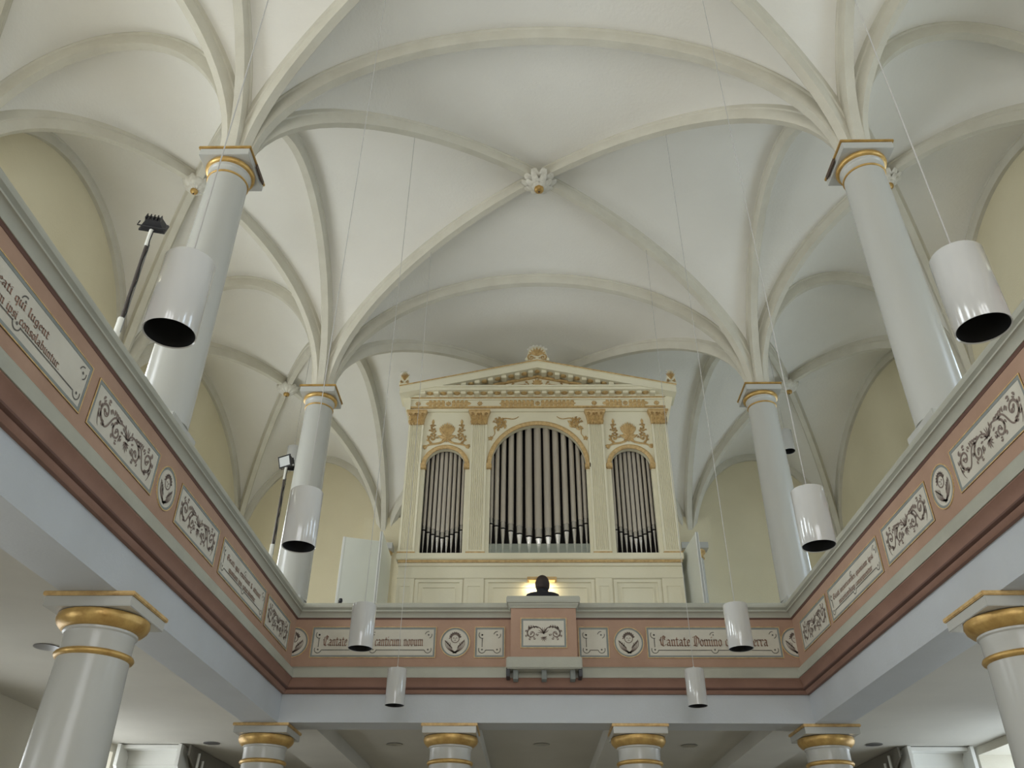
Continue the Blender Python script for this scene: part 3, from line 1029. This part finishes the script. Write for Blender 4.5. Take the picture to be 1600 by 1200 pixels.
for x, w in PIL:
    MB().prism(pil_profile(w, .06), lambda a, b, c, x=x: (x + a, OY - b, c), 6.65, 9.0).build('pilaster', 'organ_white', OG)
    MB().box(x - w / 2 - .012, x + w / 2 + .012, OY - .078, OY, 6.6, 6.63).build('pilaster_base', 'organ_gold', OG)
    MB().box(x - w / 2 - .006, x + w / 2 + .006, OY - .07, OY, 6.63, 6.66).build('pilaster_foot', 'organ_white', OG)
    # capital: flared bell with leaves, volutes and a slab
    rings = []
    for t in range(7):
        k = t / 6
        e = .0 + .045 * k ** 2.2
        z = 9.0 + .255 * k
        rings.append([(x - w / 2 - e, OY, z), (x - w / 2 - e, OY - .062 - e, z), (x + w / 2 + e, OY - .062 - e, z), (x + w / 2 + e, OY, z)])
    cp = MB().loft(rings).build('capital', 'organ_gold', OG)
    P = Plane((x, OY - .066, 9.0), U, V, N)
    m = MB()
    for row, (n, z0, L) in enumerate(((5, .0, .13), (4, .07, .13))):
        for k in range(n):
            xx = (k - (n - 1) / 2) * w / n
            Pk = Plane(P.p(xx, z0, .006 + .012 * row), U, V, (N + V * -.15))
            for q in (-.5, 0, .5):
                leaf(m, Pk, 0, 0, pi / 2 + q, L * (1 - .25 * abs(q)), .045, .006, .02, bend=-q * .8)
    for sg in (-1, 1):
        scroll(m, P, sg * w * .4, .2, .042, -pi / 2, sg, .016, .03, .016, leaves=0, fine=False)
        scroll(m, P, sg * w * .1, .2, .03, -pi / 2, -sg, .012, .03, .014, leaves=0, fine=False)
    m.build('leaves', 'organ_gold', cp)
    MB().box(x - w / 2 - .05, x + w / 2 + .05, OY - .118, OY, 9.252, 9.285).build('abacus', 'organ_gold', cp, bevel=.006)

# arch mouldings and imposts
for a, b in OPN:
    r, c = (b - a) / 2, (a + b) / 2
    rings = []
    for k in range(37):
        t = pi * k / 36
        rings.append([(c + q * cos(t), OY - d, ZSPR + q * sin(t)) for q, d in ((r - .004, 0), (r - .004, .02), (r + .025, .042), (r + .052, .042), (r + .07, .025), (r + .07, 0))])
    MB().loft(rings).build('arch_moulding', 'organ_gold', OG, smooth=45)
    for x in (a, b):
        sx = -1 if x == a else 1
        MB().box(min(x - sx * .02, x + sx * .085), max(x - sx * .02, x + sx * .085), OY - .06, OY + .05, 8.145, 8.245).build('impost', 'organ_gold', OG, bevel=.012)

# entablature
def obox(n, m, a, y0, y1, z0, z1, bv=0):
    return MB().box(-a, a, y0, y1, z0, z1).build(n, m, OG, bevel=bv)


obox('architrave', 'organ_white', 2.285, OY - .035, OY + .1, 9.285, 9.345)
obox('gilt_line', 'organ_gold', 2.31, OY - .075, OY + .1, 9.345, 9.378, .006)
obox('frieze', 'organ_white', 2.28, OY - .04, OY + .1, 9.378, 9.52)
obox('bed_moulding', 'organ_white', 2.29, OY - .065, OY + .1, 9.515, 9.545)
obox('gilt_line', 'organ_gold', 2.30, OY - .08, OY + .1, 9.543, 9.566, .006)
obox('corona', 'organ_white', 2.44, 12.26, OY + .2, 9.615, 9.672)
obox('cornice_bed', 'organ_white', 2.30, OY - .09, OY + .1, 9.564, 9.618)
obox('cornice_lip', 'organ_white', 2.45, 12.235, OY + .2, 9.670, 9.70)
# side returns of the entablature
for s in (-1, 1):
    MB().prism([(s * 2.27, 9.0), (s * 2.285, 9.02), (s * 2.43, 9.6), (s * 2.44, 9.70), (s * 2.27, 9.70)], lambda a, b, c: (a, c, b), 12.42, 12.56).build('side_wing', 'organ_white', OG)
# frieze ornaments
Pf = Plane((0, OY - .042, 9.447), U, V, N)
for x in [p[0] for p in PIL]:
    m = MB()
    for k in range(8):
        leaf(m, Pf, x, 0, 2 * pi * k / 8, .05, .04, .002, .014, 0)
    dot(m, Pf, x, 0, .016, .016)
    m.build('frieze_rosette', 'organ_gold', OG)
for x, L in ((-1.6, .36), (0, .62), (1.57, .36)):
    m = MB()
    for sg in (-1, 1):
        for k in range(int(L / .075)):
            xx = x + sg * (.07 + .075 * k)
            for q in (-1, 1):
                leaf(m, Pf, xx, 0, (0 if sg > 0 else pi) + q * .7, .085, .07, .002, .012, q * .5)
            leaf(m, Pf, xx, 0, 0 if sg > 0 else pi, .09, .05, .002, .014, 0)
        leaf(m, Pf, x + sg * (L - .03), 0, 0 if sg > 0 else pi, .08, .07, .002, .012, 0)
    for k in range(8):
        leaf(m, Pf, x, 0, 2 * pi * k / 8, .05, .04, .004, .016, 0)
    m.build('frieze_garland', 'organ_gold', OG)
# modillions and gilt medallions below the cornice and along the rakes
SPC = .2415
SL = (10.243 - 9.70) / 2.45
TH = math.atan(SL)
for i in range(18):
    x = (i - 8.5) * SPC
    MB().box(x - .045, x + .045, 12.30, OY - .06, 9.567, 9.617).build('modillion', 'organ_white', OG, bevel=.006)
for i in range(17):
    x = (i - 8) * SPC
    MB().lathe([(.0, -.02), (.03, -.017), (.055, -.004), (.062, .004)], (x, 12.375, 9.612), 14).build('medallion', 'organ_gold', OG, smooth=50)
for sg in (-1, 1):
    # raking cornice as one sloped beam per side
    prof = [(12.235, 0), (12.225, .115), (12.205, .125), (12.2, .15), (12.235, .165), (12.7, .165), (12.7, 0)]
    zb = 10.243 - .165
    r0 = [(0, y, zb + z) for y, z in prof]
    r1 = [(sg * 2.46, y, zb - SL * 2.46 + z) for y, z in prof]
    MB().loft([r0, r1]).build('raking_cornice', 'organ_white', OG)
    g0 = [(0, y, zb + z) for y, z in ((12.196, .128), (12.196, .152), (12.21, .152), (12.21, .128))]
    g1 = [(sg * 2.465, y, zb - SL * 2.465 + z) for y, z in ((12.196, .128), (12.196, .152), (12.21, .152), (12.21, .128))]
    MB().loft([g0, g1]).build('gilt_line', 'organ_gold', OG)
    g0 = [(0, y, zb - .005 + z) for y, z in ((OY - .05, -.06), (OY - .05, -.02), (OY + .02, -.02), (OY + .02, -.06))]
    g1 = [(sg * 1.8, y, zb - .005 - SL * 1.8 + z) for y, z in ((OY - .05, -.06), (OY - .05, -.02), (OY + .02, -.02), (OY + .02, -.06))]
    MB().loft([g0, g1]).build('gilt_line', 'organ_gold', OG)
    for i in range(9):
        x = sg * (i + .5) * SPC
        if abs(x) > 1.75:
            continue
        zz = zb - SL * abs(x)
        MB().box(x - .045, x + .045, 12.29, OY - .06, zz - .05, zz + .012).build('modillion', 'organ_white', OG, bevel=.006)
    for i in range(0 if sg > 0 else 1, 8):
        x = sg * i * SPC
        zz = zb - SL * abs(x)
        MB().lathe([(.0, -.022), (.03, -.019), (.055, -.006), (.062, .006)], (x, 12.365, zz), 14).build('medallion', 'organ_gold', OG, smooth=50)
MB().prism([(-2.1, 9.65), (2.1, 9.65), (0, 9.65 + 2.1 * SL)], lambda a, b, c: (a, c, b), OY, OY + .1).build('tympanum', 'organ_white', OG)
Pt = Plane((0, OY - .004, 9.80), U, V, N)
m = MB()
for k in range(10):
    leaf(m, Pt, 0, .1, 2 * pi * k / 10, .1, .06, .004, .02, 0)
for sg in (-1, 1):
    ribbon(m, Pt, bez([(sg * .06, .02), (sg * .3, .16), (sg * .5, -.04), (sg * .95, .02)]), .022, .012, .004, .018)
    for k, (cx_, r) in enumerate(((.22, .085), (.42, .07), (.6, .055), (.76, .045))):
        scroll(m, Pt, sg * cx_, .05 - .02 * k, r, pi / 2, (-sg if k % 2 else sg), .02, .004, .018, leaves=4, fine=False)
m.build('tympanum_scroll', 'organ_gold', OG)
dm = MB().lathe([(0, .03), (.04, .025), (.055, .01), (.055, 0)], (0, 0, 0), 16)
dm.v = [(x * .85, OY - .004 - z, 9.9 + y * 1.25) for x, y, z in dm.v]
dm.build('tympanum_oval', 'organ_gold', OG, smooth=50)


# palmette finials
def finial(x, y, z, w, h, nm='finial', spr=.3):
    P = Plane((x, y, z), U, V, N)
    fo = MB().prism([(-w * .5, 0), (w * .5, 0), (w * .5, h * .12), (w * .44, h * .22), (w * .4, h * .4), (w * .36, h * .62), (w * .24, h * .85), (0, h), (-w * .24, h * .85), (-w * .36, h * .62), (-w * .4, h * .4), (-w * .44, h * .22), (-w * .5, h * .12)],
                    lambda a, b, c: P.p(a, b, c), -.05, 0).build(nm, 'organ_white', OG)
    m = MB()
    for k in range(-3, 4):
        leaf(m, P, 0, h * .3, pi / 2 + k * spr, h * (.58 - .03 * abs(k)), w * .13, .002, .02, k * .06)
    for sg in (-1, 1):
        scroll(m, P, sg * w * .25, h * .2, w * .16, pi / 2, -sg, w * .08, .004, .016, leaves=3, fine=False)
    m.build('palmette', 'organ_gold', fo)
    m = MB()
    for k in range(-3, 4):
        a = pi / 2 + k * spr
        dot(m, P, h * .62 * cos(a), h * .3 + h * .62 * sin(a), w * .06, .02)
    m.build('pearls', 'petal', fo)


finial(0, 12.24, 10.235, .44, .34)
finial(-2.39, 12.24, 9.715, .19, .30, spr=.14)
finial(2.39, 12.24, 9.715, .19, .30, spr=.14)

# gilt carving above the side arches and in the spandrels
Po = Plane((0, OY - .002, 0), U, V, N)
for c in (-1.6, 1.585):
    m = MB()
    for k in range(-4, 5):
        leaf(m, Po, c, 8.82, pi / 2 + k * .25, .25 - .012 * abs(k), .075, .004, .024, -k * .06)
    for k in range(-2, 3):
        leaf(m, Po, c, 8.74, pi / 2 + k * .5, .17, .08, .008, .024, k * .1)
        leaf(m, Po, c, 8.8, -pi / 2 + k * .35, .13, .05, .006, .02, 0)
    for sg in (-1, 1):
        ribbon(m, Po, bez([(c + sg * .02, 8.72), (c + sg * .16, 8.6), (c + sg * .28, 8.68), (c + sg * .36, 8.58)]), .046, .034, .004, .018)
        scroll(m, Po, c + sg * .25, 8.75, .088, -pi / 2, sg, .03, .004, .02, leaves=6, fat=1.15)
        scroll(m, Po, c + sg * .255, 8.905, .058, -pi / 2, -sg, .026, .004, .018, leaves=5, fat=1.25)
        scroll(m, Po, c + sg * .255, 9.01, .042, -pi / 2, sg, .022, .004, .016, leaves=4, fat=1.25)
        leaf(m, Po, c + sg * .255, 9.04, pi / 2, .1, .05, .004, .02, 0)
        for k in range(3):
            leaf(m, Po, c + sg * .34, 8.6, (-.4 if sg > 0 else pi + .4) + .5 * (k - 1), .08, .05, .004, .016)
    m.build('gilt_carving', 'organ_gold', OG)
for sg in (-1, 1):
    m = MB()
    scroll(m, Po, sg * .68, 9.07, .1, -pi * .5, -sg, .034, .004, .02, leaves=7, fat=1.1)
    scroll(m, Po, sg * .68, 9.08, .055, pi * .5, -sg, .026, .004, .022, leaves=4, fat=1.2, fine=False)
    ribbon(m, Po, bez([(sg * .66, 9.14), (sg * .5, 9.2), (sg * .46, 9.08), (sg * .34, 9.19)]), .03, .01, .004, .018)
    ribbon(m, Po, bez([(sg * .7, 8.98), (sg * .84, 8.95), (sg * .68, 8.86), (sg * .82, 8.76)]), .03, .012, .004, .018)
    for k in range(7):
        leaf(m, Po, sg * (.74 - .03 * k), 9.0 - .012 * k + (.1 if k > 3 else 0), (pi / 2 if k % 2 else -pi / 2) + sg * .5, .09, .05, .004, .02)
    for k in range(5):
        leaf(m, Po, sg * .83, 8.75, 2 * pi * k / 5, .05, .035, .004, .014)
    m.build('gilt_spandrel', 'organ_gold', OG)


# pipes
def pipe(x, r, zslit, top, foot_z, yy=12.66):
    b = MB().lathe([(r, zslit + .045), (r, top - .07), (r * .95, top - .03), (r * .6, top)], (x, yy, 0), 18).build('organ_pipe', 'pipe_tin', OG, smooth=45)
    # flattened mouth band, lip slit and conical foot
    MB().lathe([(r * 1.02, zslit + .02), (r * 1.02, zslit + .045 + r * 1.9), (r * .99, zslit + .055 + r * 1.9)], (x, yy, 0), 18).build('mouth', 'pipe_bright', b, smooth=45)
    MB().lathe([(r * .8, zslit - .005), (r * .8, zslit + .025)], (x, yy, 0), 14).build('lip', 'dark_inside', b)
    MB().lathe([(r * .22, foot_z), (r * .3, foot_z + .05), (r * .92, zslit - .03), (r * 1.0, zslit - .005)], (x, yy, 0), 18).build('foot', 'pipe_bright', b, smooth=45)


offs = [0, .158, .316, .46, .59, .70, .79]
rads = [.064, .06, .055, .049, .043, .039, .035]
for k, (o_, r) in enumerate(zip(offs, rads)):
    for sg in ((1,) if k == 0 else (-1, 1)):
        x = sg * o_ - .008
        arch = ZSPR + sqrt(max(.0, (.82) ** 2 - o_ ** 2)) if o_ < .8 else ZSPR
        pipe(x, r, 6.93 + .26 * (o_ / .79) ** 1.35, arch + .10, 6.66)
for c in (-1.599, 1.584):
    for k in range(-4, 5):
        o_ = abs(k) * .078
        arch = ZSPR + sqrt(max(0, .346 ** 2 - o_ ** 2))
        pipe(c + k * .078, .0335 - .0012 * abs(k), 6.94 + .14 * (o_ / .31) ** 1.2, arch + .09, 6.66)
MB().box(-.82, .82, OY + .02, OY + .03, 6.6, 6.80).build('glass_strip', 'case_glass', OG)
MB().box(-2.0, 2.0, 12.56, 12.9, 6.56, 6.66).build('wind_chest', 'organ_white', OG)

# console with its lamp (in front of the organ base)
PD = empty('organ_podium', (0, 11.6, ZF), 'wooden podium under the organist bench behind the middle parapet', 'podium')
MB().box(-.75, .75, 10.75, OY - .05, ZF + .002, ZF + .08).build('step', 'wood', PD)
MB().box(-.75, .75, 10.75, OY - .05, ZF + .08, ZF + .38).build('deck', 'wood', PD)
CN = empty('organ_console', (0, 12.1, ZF), 'organ console with manuals against the organ base, behind the organist', 'console')
MB().box(-.72, .72, 11.95, OY - .06, ZF + .385, 5.08).build('desk', 'organ_white', CN, bevel=.01)
MB().box(-.55, .55, 11.72, 12.02, 5.06, 5.12).build('key_bed', 'wood', CN, bevel=.006)
for k in range(2):
    MB().box(-.5, .5, 11.75 + .12 * k, 11.86 + .12 * k, 5.12 + .05 * k, 5.135 + .05 * k).build('manual', 'ivory', CN)
MB().prism([(12.1, 5.3), (12.12, 5.3), (12.3, 5.72), (12.28, 5.72)], lambda a, b, c: (c, a, b), -.3, .3).build('music_desk', 'wood', CN)
LM = empty('console_lamp', (.03, OY - .16, 6.10), 'narrow warm light bar glowing above the organ console', 'lamp')
MB().box(-.2, .26, OY - .2, OY - .045, 6.12, 6.165).build('lamp_housing', 'old_gold', LM, bevel=.006)
MB().box(-.17, .23, OY - .17, OY - .10, 6.11, 6.122).build('lamp_tube', 'lamp_glow', LM)
l = bpy.data.lights.new('console_light', 'AREA')
l.shape = 'RECTANGLE'
l.size, l.size_y, l.energy, l.color = .4, .06, 2.4, (1, .86, .55)
lo = bpy.data.objects.new('console_light', l)
COL.objects.link(lo)
lo.location = (.0, OY - .15, 6.08)
lo.rotation_euler = (radians(35), 0, 0)

# bench
BN = empty('organ_bench', (0, 11.15, ZF + .38), 'wooden organ bench under the seated organist', 'bench')
MB().box(-.5, .5, 11.0, 11.33, 4.84, 4.89).build('seat', 'wood', BN, bevel=.008)
for x in (-.46, .46):
    MB().box(x - .025, x + .025, 11.02, 11.31, ZF + .38, 4.84).build('leg', 'wood', BN)

# screens beside the organ
def screen(pts, label, z1=6.70, th=.03):
    (x0, y0), (x1, y1) = pts
    d = Vector((x1 - x0, y1 - y0, 0))
    n = Vector((-d.y, d.x, 0)).normalized() * th / 2
    root = empty('screen_panel', ((x0 + x1) / 2, (y0 + y1) / 2, ZF), label, 'screen', 'white screens beside the organ')
    A, B = Vector((x0, y0, 0)), Vector((x1, y1, 0))

    def slab(a, b, zz0, zz1, k, nm, mt):
        q = [a - n * k, b - n * k, b + n * k, a + n * k]
        MB().add([(p.x, p.y, zz0) for p in q] + [(p.x, p.y, zz1) for p in q], [(0, 3, 2, 1), (4, 5, 6, 7), (0, 1, 5, 4), (1, 2, 6, 5), (2, 3, 7, 6), (3, 0, 4, 7)]).build(nm, mt, root)
    slab(A, B, ZF, z1, 1, 'board', 'door_white')
    u = d.normalized() * .03
    slab(A, A + u, ZF, z1, 1.5, 'edge_strip', 'white_paint')
    slab(B - u, B, ZF, z1, 1.5, 'edge_strip', 'white_paint')
    hm = A + d * .55
    return root


screen(((-3.08, 12.0), (-2.48, 12.2)), 'white screen board left of the organ turned towards the nave')
screen(((-2.44, 11.78), (-2.46, 12.82)), 'white screen board at the left flank of the organ seen edge on')
screen(((2.41, 11.83), (2.33, 12.87)), 'white screen board at the right flank of the organ')

# ------------------------------------------------------------------ the organist
def skinned(name, verts, edges, radii, mt, parent, sub=2, root=0):
    me = bpy.data.meshes.new(name)
    off = worg(parent)
    me.from_pydata([tuple(Vector(v) - off) for v in verts], edges, [])
    o = bpy.data.objects.new(name, me)
    COL.objects.link(o)
    o.parent = parent
    md = o.modifiers.new('skin', 'SKIN')
    md.use_smooth_shade = True
    for i, r in enumerate(radii):
        sv = me.skin_vertices[0].data[i]
        sv.radius = (r, r) if not isinstance(r, tuple) else r
        sv.use_root = (i == root)
    o.modifiers.new('sub', 'SUBSURF').levels = sub
    o.modifiers['sub'].render_levels = sub
    me.materials.append(MATS[mt])
    bpy.context.view_layer.update()
    dg = bpy.context.evaluated_depsgraph_get()
    m2 = bpy.data.meshes.new_from_object(o.evaluated_get(dg))
    o.modifiers.clear()
    o.data = m2
    for p in m2.polygons:
        p.use_smooth = True
    if not m2.materials:
        m2.materials.append(MATS[mt])
    return o


PX, PY, PZS = .015, 11.12, 5.01
PR = empty('person', (PX, PY, 4.89), 'seated organist seen from behind, dark hair and dark jacket', 'person')
vb = [(PX, PY, PZS), (PX, PY + .02, PZS + .22), (PX, PY + .0, PZS + .39), (PX, PY + .02, PZS + .46), (PX, PY + .04, PZS + .52)]
eb = [(0, 1), (1, 2), (2, 3), (3, 4)]
rb_ = [(.17, .12), (.155, .11), (.165, .115), (.115, .09), (.06, .06)]
for s in (-1, 1):
    k = len(vb)
    vb += [(PX + s * .18, PY + .0, PZS + .41), (PX + s * .245, PY + .05, PZS + .2), (PX + s * .2, PY + .36, PZS + .2), (PX + s * .16, PY + .56, PZS + .24)]
    eb += [(2, k), (k, k + 1), (k + 1, k + 2), (k + 2, k + 3)]
    rb_ += [.075, .058, .045, .034]
body = skinned('jacket', vb, eb, rb_, 'jacket', PR)
vl, el, rl = [(PX, PY, PZS + .02)], [], [.14]
for s in (-1, 1):
    k = len(vl)
    vl += [(PX + s * .1, PY + .06, PZS + .02), (PX + s * .13, PY + .42, PZS + .03), (PX + s * .12, PY + .42, PZS - .38), (PX + s * .12, PY + .52, PZS - .46)]
    el += [(0, k), (k, k + 1), (k + 1, k + 2), (k + 2, k + 3)]
    rl += [.095, .075, .055, .04]
skinned('trousers', vl, el, rl, 'trousers', PR)
hz = PZS + .60
HM = MB()
n = 20
KH = 1.14
rings = []
for i in range(15):
    t = i / 14
    ph = -pi / 2 + pi * t
    w = cos(ph)
    taper = 1 - .22 * max(0, -sin(ph))
    rings.append([(PX + KH * .078 * w * taper * cos(2 * pi * k / n), PY + .05 + .098 * w * (1 - .1 * max(0, -sin(ph))) * sin(2 * pi * k / n) + .012 * max(0, -sin(ph)), hz + .122 * sin(ph)) for k in range(n)])
head = HM.loft(rings).build('head', 'skin', PR, smooth=80)
# nose, brows, lips on the side that faces the organ
MB().loft([[(PX + dx * q, PY + .145 + dy, hz + z) for dx, dy in ((-.012, -.005), (0, .016 * (2 - q)), (.012, -.005))] for q, z in ((1.2, -.03), (1.0, -.01), (.6, .02))]).build('nose', 'skin', head)
for s in (-1, 1):
    MB().lathe([(0, -.03), (.012, -.026), (.02, .0), (.016, .026), (0, .032)], (PX + s * .082, PY + .05, hz - .01), 10).build('ear', 'skin', head, smooth=80)
    MB().lathe([(0, -.008), (.008, -.004), (.008, .004), (0, .008)], (PX + s * .03, PY + .138, hz + .015), 8).build('eye', 'lamp_black', head, smooth=80)
MB().box(PX - .024, PX + .024, PY + .132, PY + .143, hz - .062, hz - .052).build('mouth', 'paint_text', head)
rings = []
for i in range(13):
    t = i / 12
    ph = -.62 + (pi / 2 + .62) * t
    w = cos(ph)
    rings.append([(PX + (KH * .089 * w) * (1 + .02 * sin(5 * a + i)) * cos(a), PY + .036 + .106 * w * (1 + .03 * sin(7 * a)) * (sin(a) if sin(a) < 0 else sin(a) * (.6 + .32 * t)), hz + .012 + .135 * sin(ph)) for a in [2 * pi * k / 28 for k in range(28)]])
MB().loft(rings).build('hair', 'hair', PR, smooth=80)
# standing collar
MB().lathe([(.1, -.03), (.084, .02), (.078, .085), (.066, .085), (.06, .0)], (PX, PY + .03, PZS + .475), 20).build('collar', 'jacket', PR, smooth=50)
# hands on the keys
for s in (-1, 1):
    hx, hy, hzz = PX + s * .155, PY + .60, PZS + .232
    v = [(hx, hy - .03, hzz), (hx, hy + .02, hzz)]
    e = [(0, 1)]
    r_ = [(.024, .018), (.034, .014)]
    for q in range(4):
        k = len(v)
        fx = hx + (q - 1.5) * .018
        ln = (.062, .072, .068, .052)[q]
        v += [(fx, hy + .05, hzz + .004), (fx, hy + .05 + ln * .55, hzz - .006), (fx, hy + .05 + ln * .9, hzz - .03)]
        e += [(1, k), (k, k + 1), (k + 1, k + 2)]
        r_ += [.0095, .0085, .007]
    k = len(v)
    v += [(hx - s * .036, hy + .01, hzz - .006), (hx - s * .05, hy + .045, hzz - .02)]
    e += [(1, k), (k, k + 1)]
    r_ += [.011, .009]
    skinned('hand', v, e, r_, 'skin', PR, 1)

# ------------------------------------------------------------------ pendant lamps
LR, LZ0, LZ1 = .1075, 3.635, 4.025


def make_lamp(loc, top, label):
    x, y, z = loc
    root = empty('pendant_lamp', loc, label, 'lamp', 'white cylinder pendant lamps')
    H = LZ1 - LZ0
    MB().lathe([(LR - .006, .004), (LR - .001, .0), (LR, .004), (LR, H - .006), (LR - .004, H), (.012, H + .002), (.01, H + .03), (.006, H + .035)], loc, 48, cap=False).build('housing', 'lamp_white', root, smooth=35)
    MB().lathe([(LR - .004, .003), (LR - .012, .08), (.055, .2), (.0, .2)], loc, 32, cap=False).build('reflector', 'lamp_black', root, smooth=50)
    return root


def cable(root, x, y, z0, z1, mt='cable'):
    MB().tube([(x, y, z0), (x, y, z1)], .0034, 6).build('cable', mt, root)
    MB().lathe([(.0, -.03), (.022, -.03), (.026, .03)], (x, y, z1), 10).build('ceiling_hook', 'lamp_black', root)


LROW = [(2.68, 'nearest and largest, cut off from its cable at the picture top'), (4.95, 'second in the row, before the corner column'), (7.25, 'third in the row, before the organ gallery lettering'), (9.45, 'smallest and farthest in the row, before the gallery beam')]
proto = None
for s, nm in ((-1, 'left'), (1, 'right')):
    for y, t in LROW:
        x = s * 1.662
        lab = 'white cylinder pendant lamp, %s row, %s' % (nm, {2.68: 'nearest and largest', 4.95: 'second, before the far upper column', 7.25: 'third, before the gallery lettering', 9.45: 'farthest, below the gallery parapet'}[y])
        if proto is None:
            proto = make_lamp((x, y, LZ0), None, lab)
            bare = list(proto.children)
            r = proto
        else:
            r = proto.copy()
            COL.objects.link(r)
            for ch in bare:
                c = ch.copy()
                COL.objects.link(c)
                c.parent = r
            r.location = (x, y, LZ0)
            r['label'] = lab
        cable(r, x, y, LZ0 + LZ1 - LZ0 + .03, web_z(x, y) - .02)
for x, y, z, lab in ((-4.13, 12.1, 7.97, 'white cylinder pendant lamp half hidden behind the left far column'), (4.17, 12.1, 8.25, 'white cylinder pendant lamp half hidden behind the right far column')):
    r = proto.copy()
    COL.objects.link(r)
    for ch in bare:
        c = ch.copy()
        COL.objects.link(c)
        c.parent = r
    r.location = (x, y, z)
    r['label'] = lab
    cable(r, x, y, z + LZ1 - LZ0 + .03, web_z(x, y) - .02)


# ------------------------------------------------------------------ floodlights on poles
def flood(x, y, ztop, label, yaw, tilt, glass):
    root = empty('floodlight_stand', (x, y, ZF), label, 'floodlight', 'floodlights on tall poles in the left gallery')
    MB().tube([(x, y, ZF + .5), (x, y, 6.36)], .032, 12).build('sleeve', 'white_paint', root, smooth=50)
    MB().tube([(x, y, 6.3), (x, y, ztop - .12)], .017, 10).build('pole', 'grey_pole', root, smooth=50)
    MB().tube([(x + .03, y, 6.2), (x + .028, y, ztop - .2)], .006, 6).build('stay_rod', 'steel', root)
    MB().tube([(x, y, ztop - .22), (x, y, ztop)], .022, 10).build('top_sleeve', 'white_paint', root, smooth=50)
    cb = [(x + .03, y - .012, ztop - .02)]
    for k in range(9):
        cb.append((x + .024 + .012 * sin(k * 2.1), y - .012, ztop - .15 - k * (ztop - 6.3) / 9))
    MB().tube(cb, .005, 6).build('cable', 'lamp_black', root)
    for k in range(3):
        a = 2 * pi * k / 3 + pi / 3
        MB().tube([(x, y, ZF + .62), (x + .32 * cos(a), y + .32 * sin(a), ZF + .014)], .013, 8).build('leg', 'grey_pole', root)
    hd = MB()
    w, h, d = .115, .085, .05
    hd.add([(-w, -d, -h), (w, -d, -h), (w, -d, h), (-w, -d, h), (-w * .6, d, -h * .6), (w * .6, d, -h * .6), (w * .6, d, h * .6), (-w * .6, d, h * .6)],
           [(0, 1, 2, 3), (7, 6, 5, 4), (0, 4, 5, 1), (1, 5, 6, 2), (2, 6, 7, 3), (3, 7, 4, 0)])
    for k in range(5):
        xx = -w * .6 + w * .3 * k
        hd.box(xx - .004, xx + .004, d * .2, d + .025, -h * .6, h * .6)
    hd.box(-w - .01, w + .01, -d - .012, -d + .006, -h - .01, h + .01)
    R = Matrix.Translation((x, y, ztop + .1)) @ Matrix.Rotation(yaw, 4, 'Z') @ Matrix.Rotation(tilt, 4, 'X')
    hd.v = [tuple(R @ Vector(p)) for p in hd.v]
    ho = hd.build('lamp_head', 'black_metal', root)
    g = MB().box(-w * .88, w * .88, -d - .016, -d - .01, -h * .85, h * .85)
    g.v = [tuple(R @ Vector(p)) for p in g.v]
    g.build('glass', 'flood_glass', ho)
    b = MB().tube([tuple(R @ Vector(p)) for p in ((-w - .02, 0, 0), (-w - .02, 0, -.1), (w + .02, 0, -.1), (w + .02, 0, 0))], .007, 6)
    b.build('yoke', 'black_metal', root)


flood(-4.0, 6.03, 7.5, 'black floodlight on a thin pole, nearer one, beside the near left column', radians(180 + 15), radians(25), True)
flood(-4.0, 11.48, 7.66, 'floodlight with pale glass on a thin pole, farther one, by the far left column', radians(-28), radians(22), True)

# small gooseneck fitting on the organ gallery parapet
gk = empty('gooseneck_fitting', (-2.62, 10.3, 5.0), 'small black knob and gooseneck on the organ gallery rail, left side', 'fitting')
MB().tube([(-2.63, 10.32, 5.021), (-2.63, 10.32, 5.07), (-2.61, 10.32, 5.1)], .011, 8).build('stem', 'black_metal', gk)
MB().lathe([(0, -.035), (.02, -.03), (.028, -.005), (.02, .025), (0, .03)], (-2.605, 10.32, 5.11), 12).build('knob', 'black_metal', gk, smooth=60)
MB().tube([(-2.56, 10.32, 5.021), (-2.56, 10.32, 5.03), (-2.53, 10.32, 5.055), (-2.49, 10.32, 5.055), (-2.47, 10.32, 5.035)], .008, 8).build('hook', 'black_metal', gk)

# ------------------------------------------------------------------ stairs under the galleries
for s, nm in ((-1, 'left'), (1, 'right')):
    xa, xb = s * 5.32, s * 6.22
    x0, x1 = min(xa, xb), max(xa, xb)
    root = empty('gallery_stair', (s * 5.77, 14.2, 0), 'white gallery stair seen from below in the %s bottom corner' % nm, 'stair', 'gallery stairs')
    nst = 16
    rise, going = 3.84 / nst, .27
    for k in range(nst):
        zt = 3.84 - k * rise
        yt = 13.0 + k * going
        if yt > 16.6:
            break
        MB().box(x0, x1, yt, yt + going + .02, zt - .05, zt).build('tread', 'white_paint', root)
        MB().box(x0, x1, yt + going - .02, yt + going + .02, zt - rise, zt - .04).build('riser', 'white_paint', root)
    for x in (xa, xb):
        MB().prism([(12.92, 3.84), (12.92, 3.55), (16.6, .25), (16.6, .62), (13.1, 3.84)], lambda a, b, c: (c, a, b), x - .025, x + .025).build('string_board', 'white_paint', root)
    xi = xa - s * .16
    MB().prism([(13.0, 3.84), (13.0, 3.70), (16.0, 2.4), (16.0, 3.84)], lambda a, b, c: (c, a, b), xi + s * .02, xi + s * .05).build('spandrel', 'stair_dark', root)
    for k in range(9):
        y = 13.25 + .2 * k
        zt = 3.76 - .075 * k
        MB().tube([(xi - s * .03, y, zt - .75), (xi - s * .03, y, zt)], .02, 8).build('baluster', 'white_paint', root)
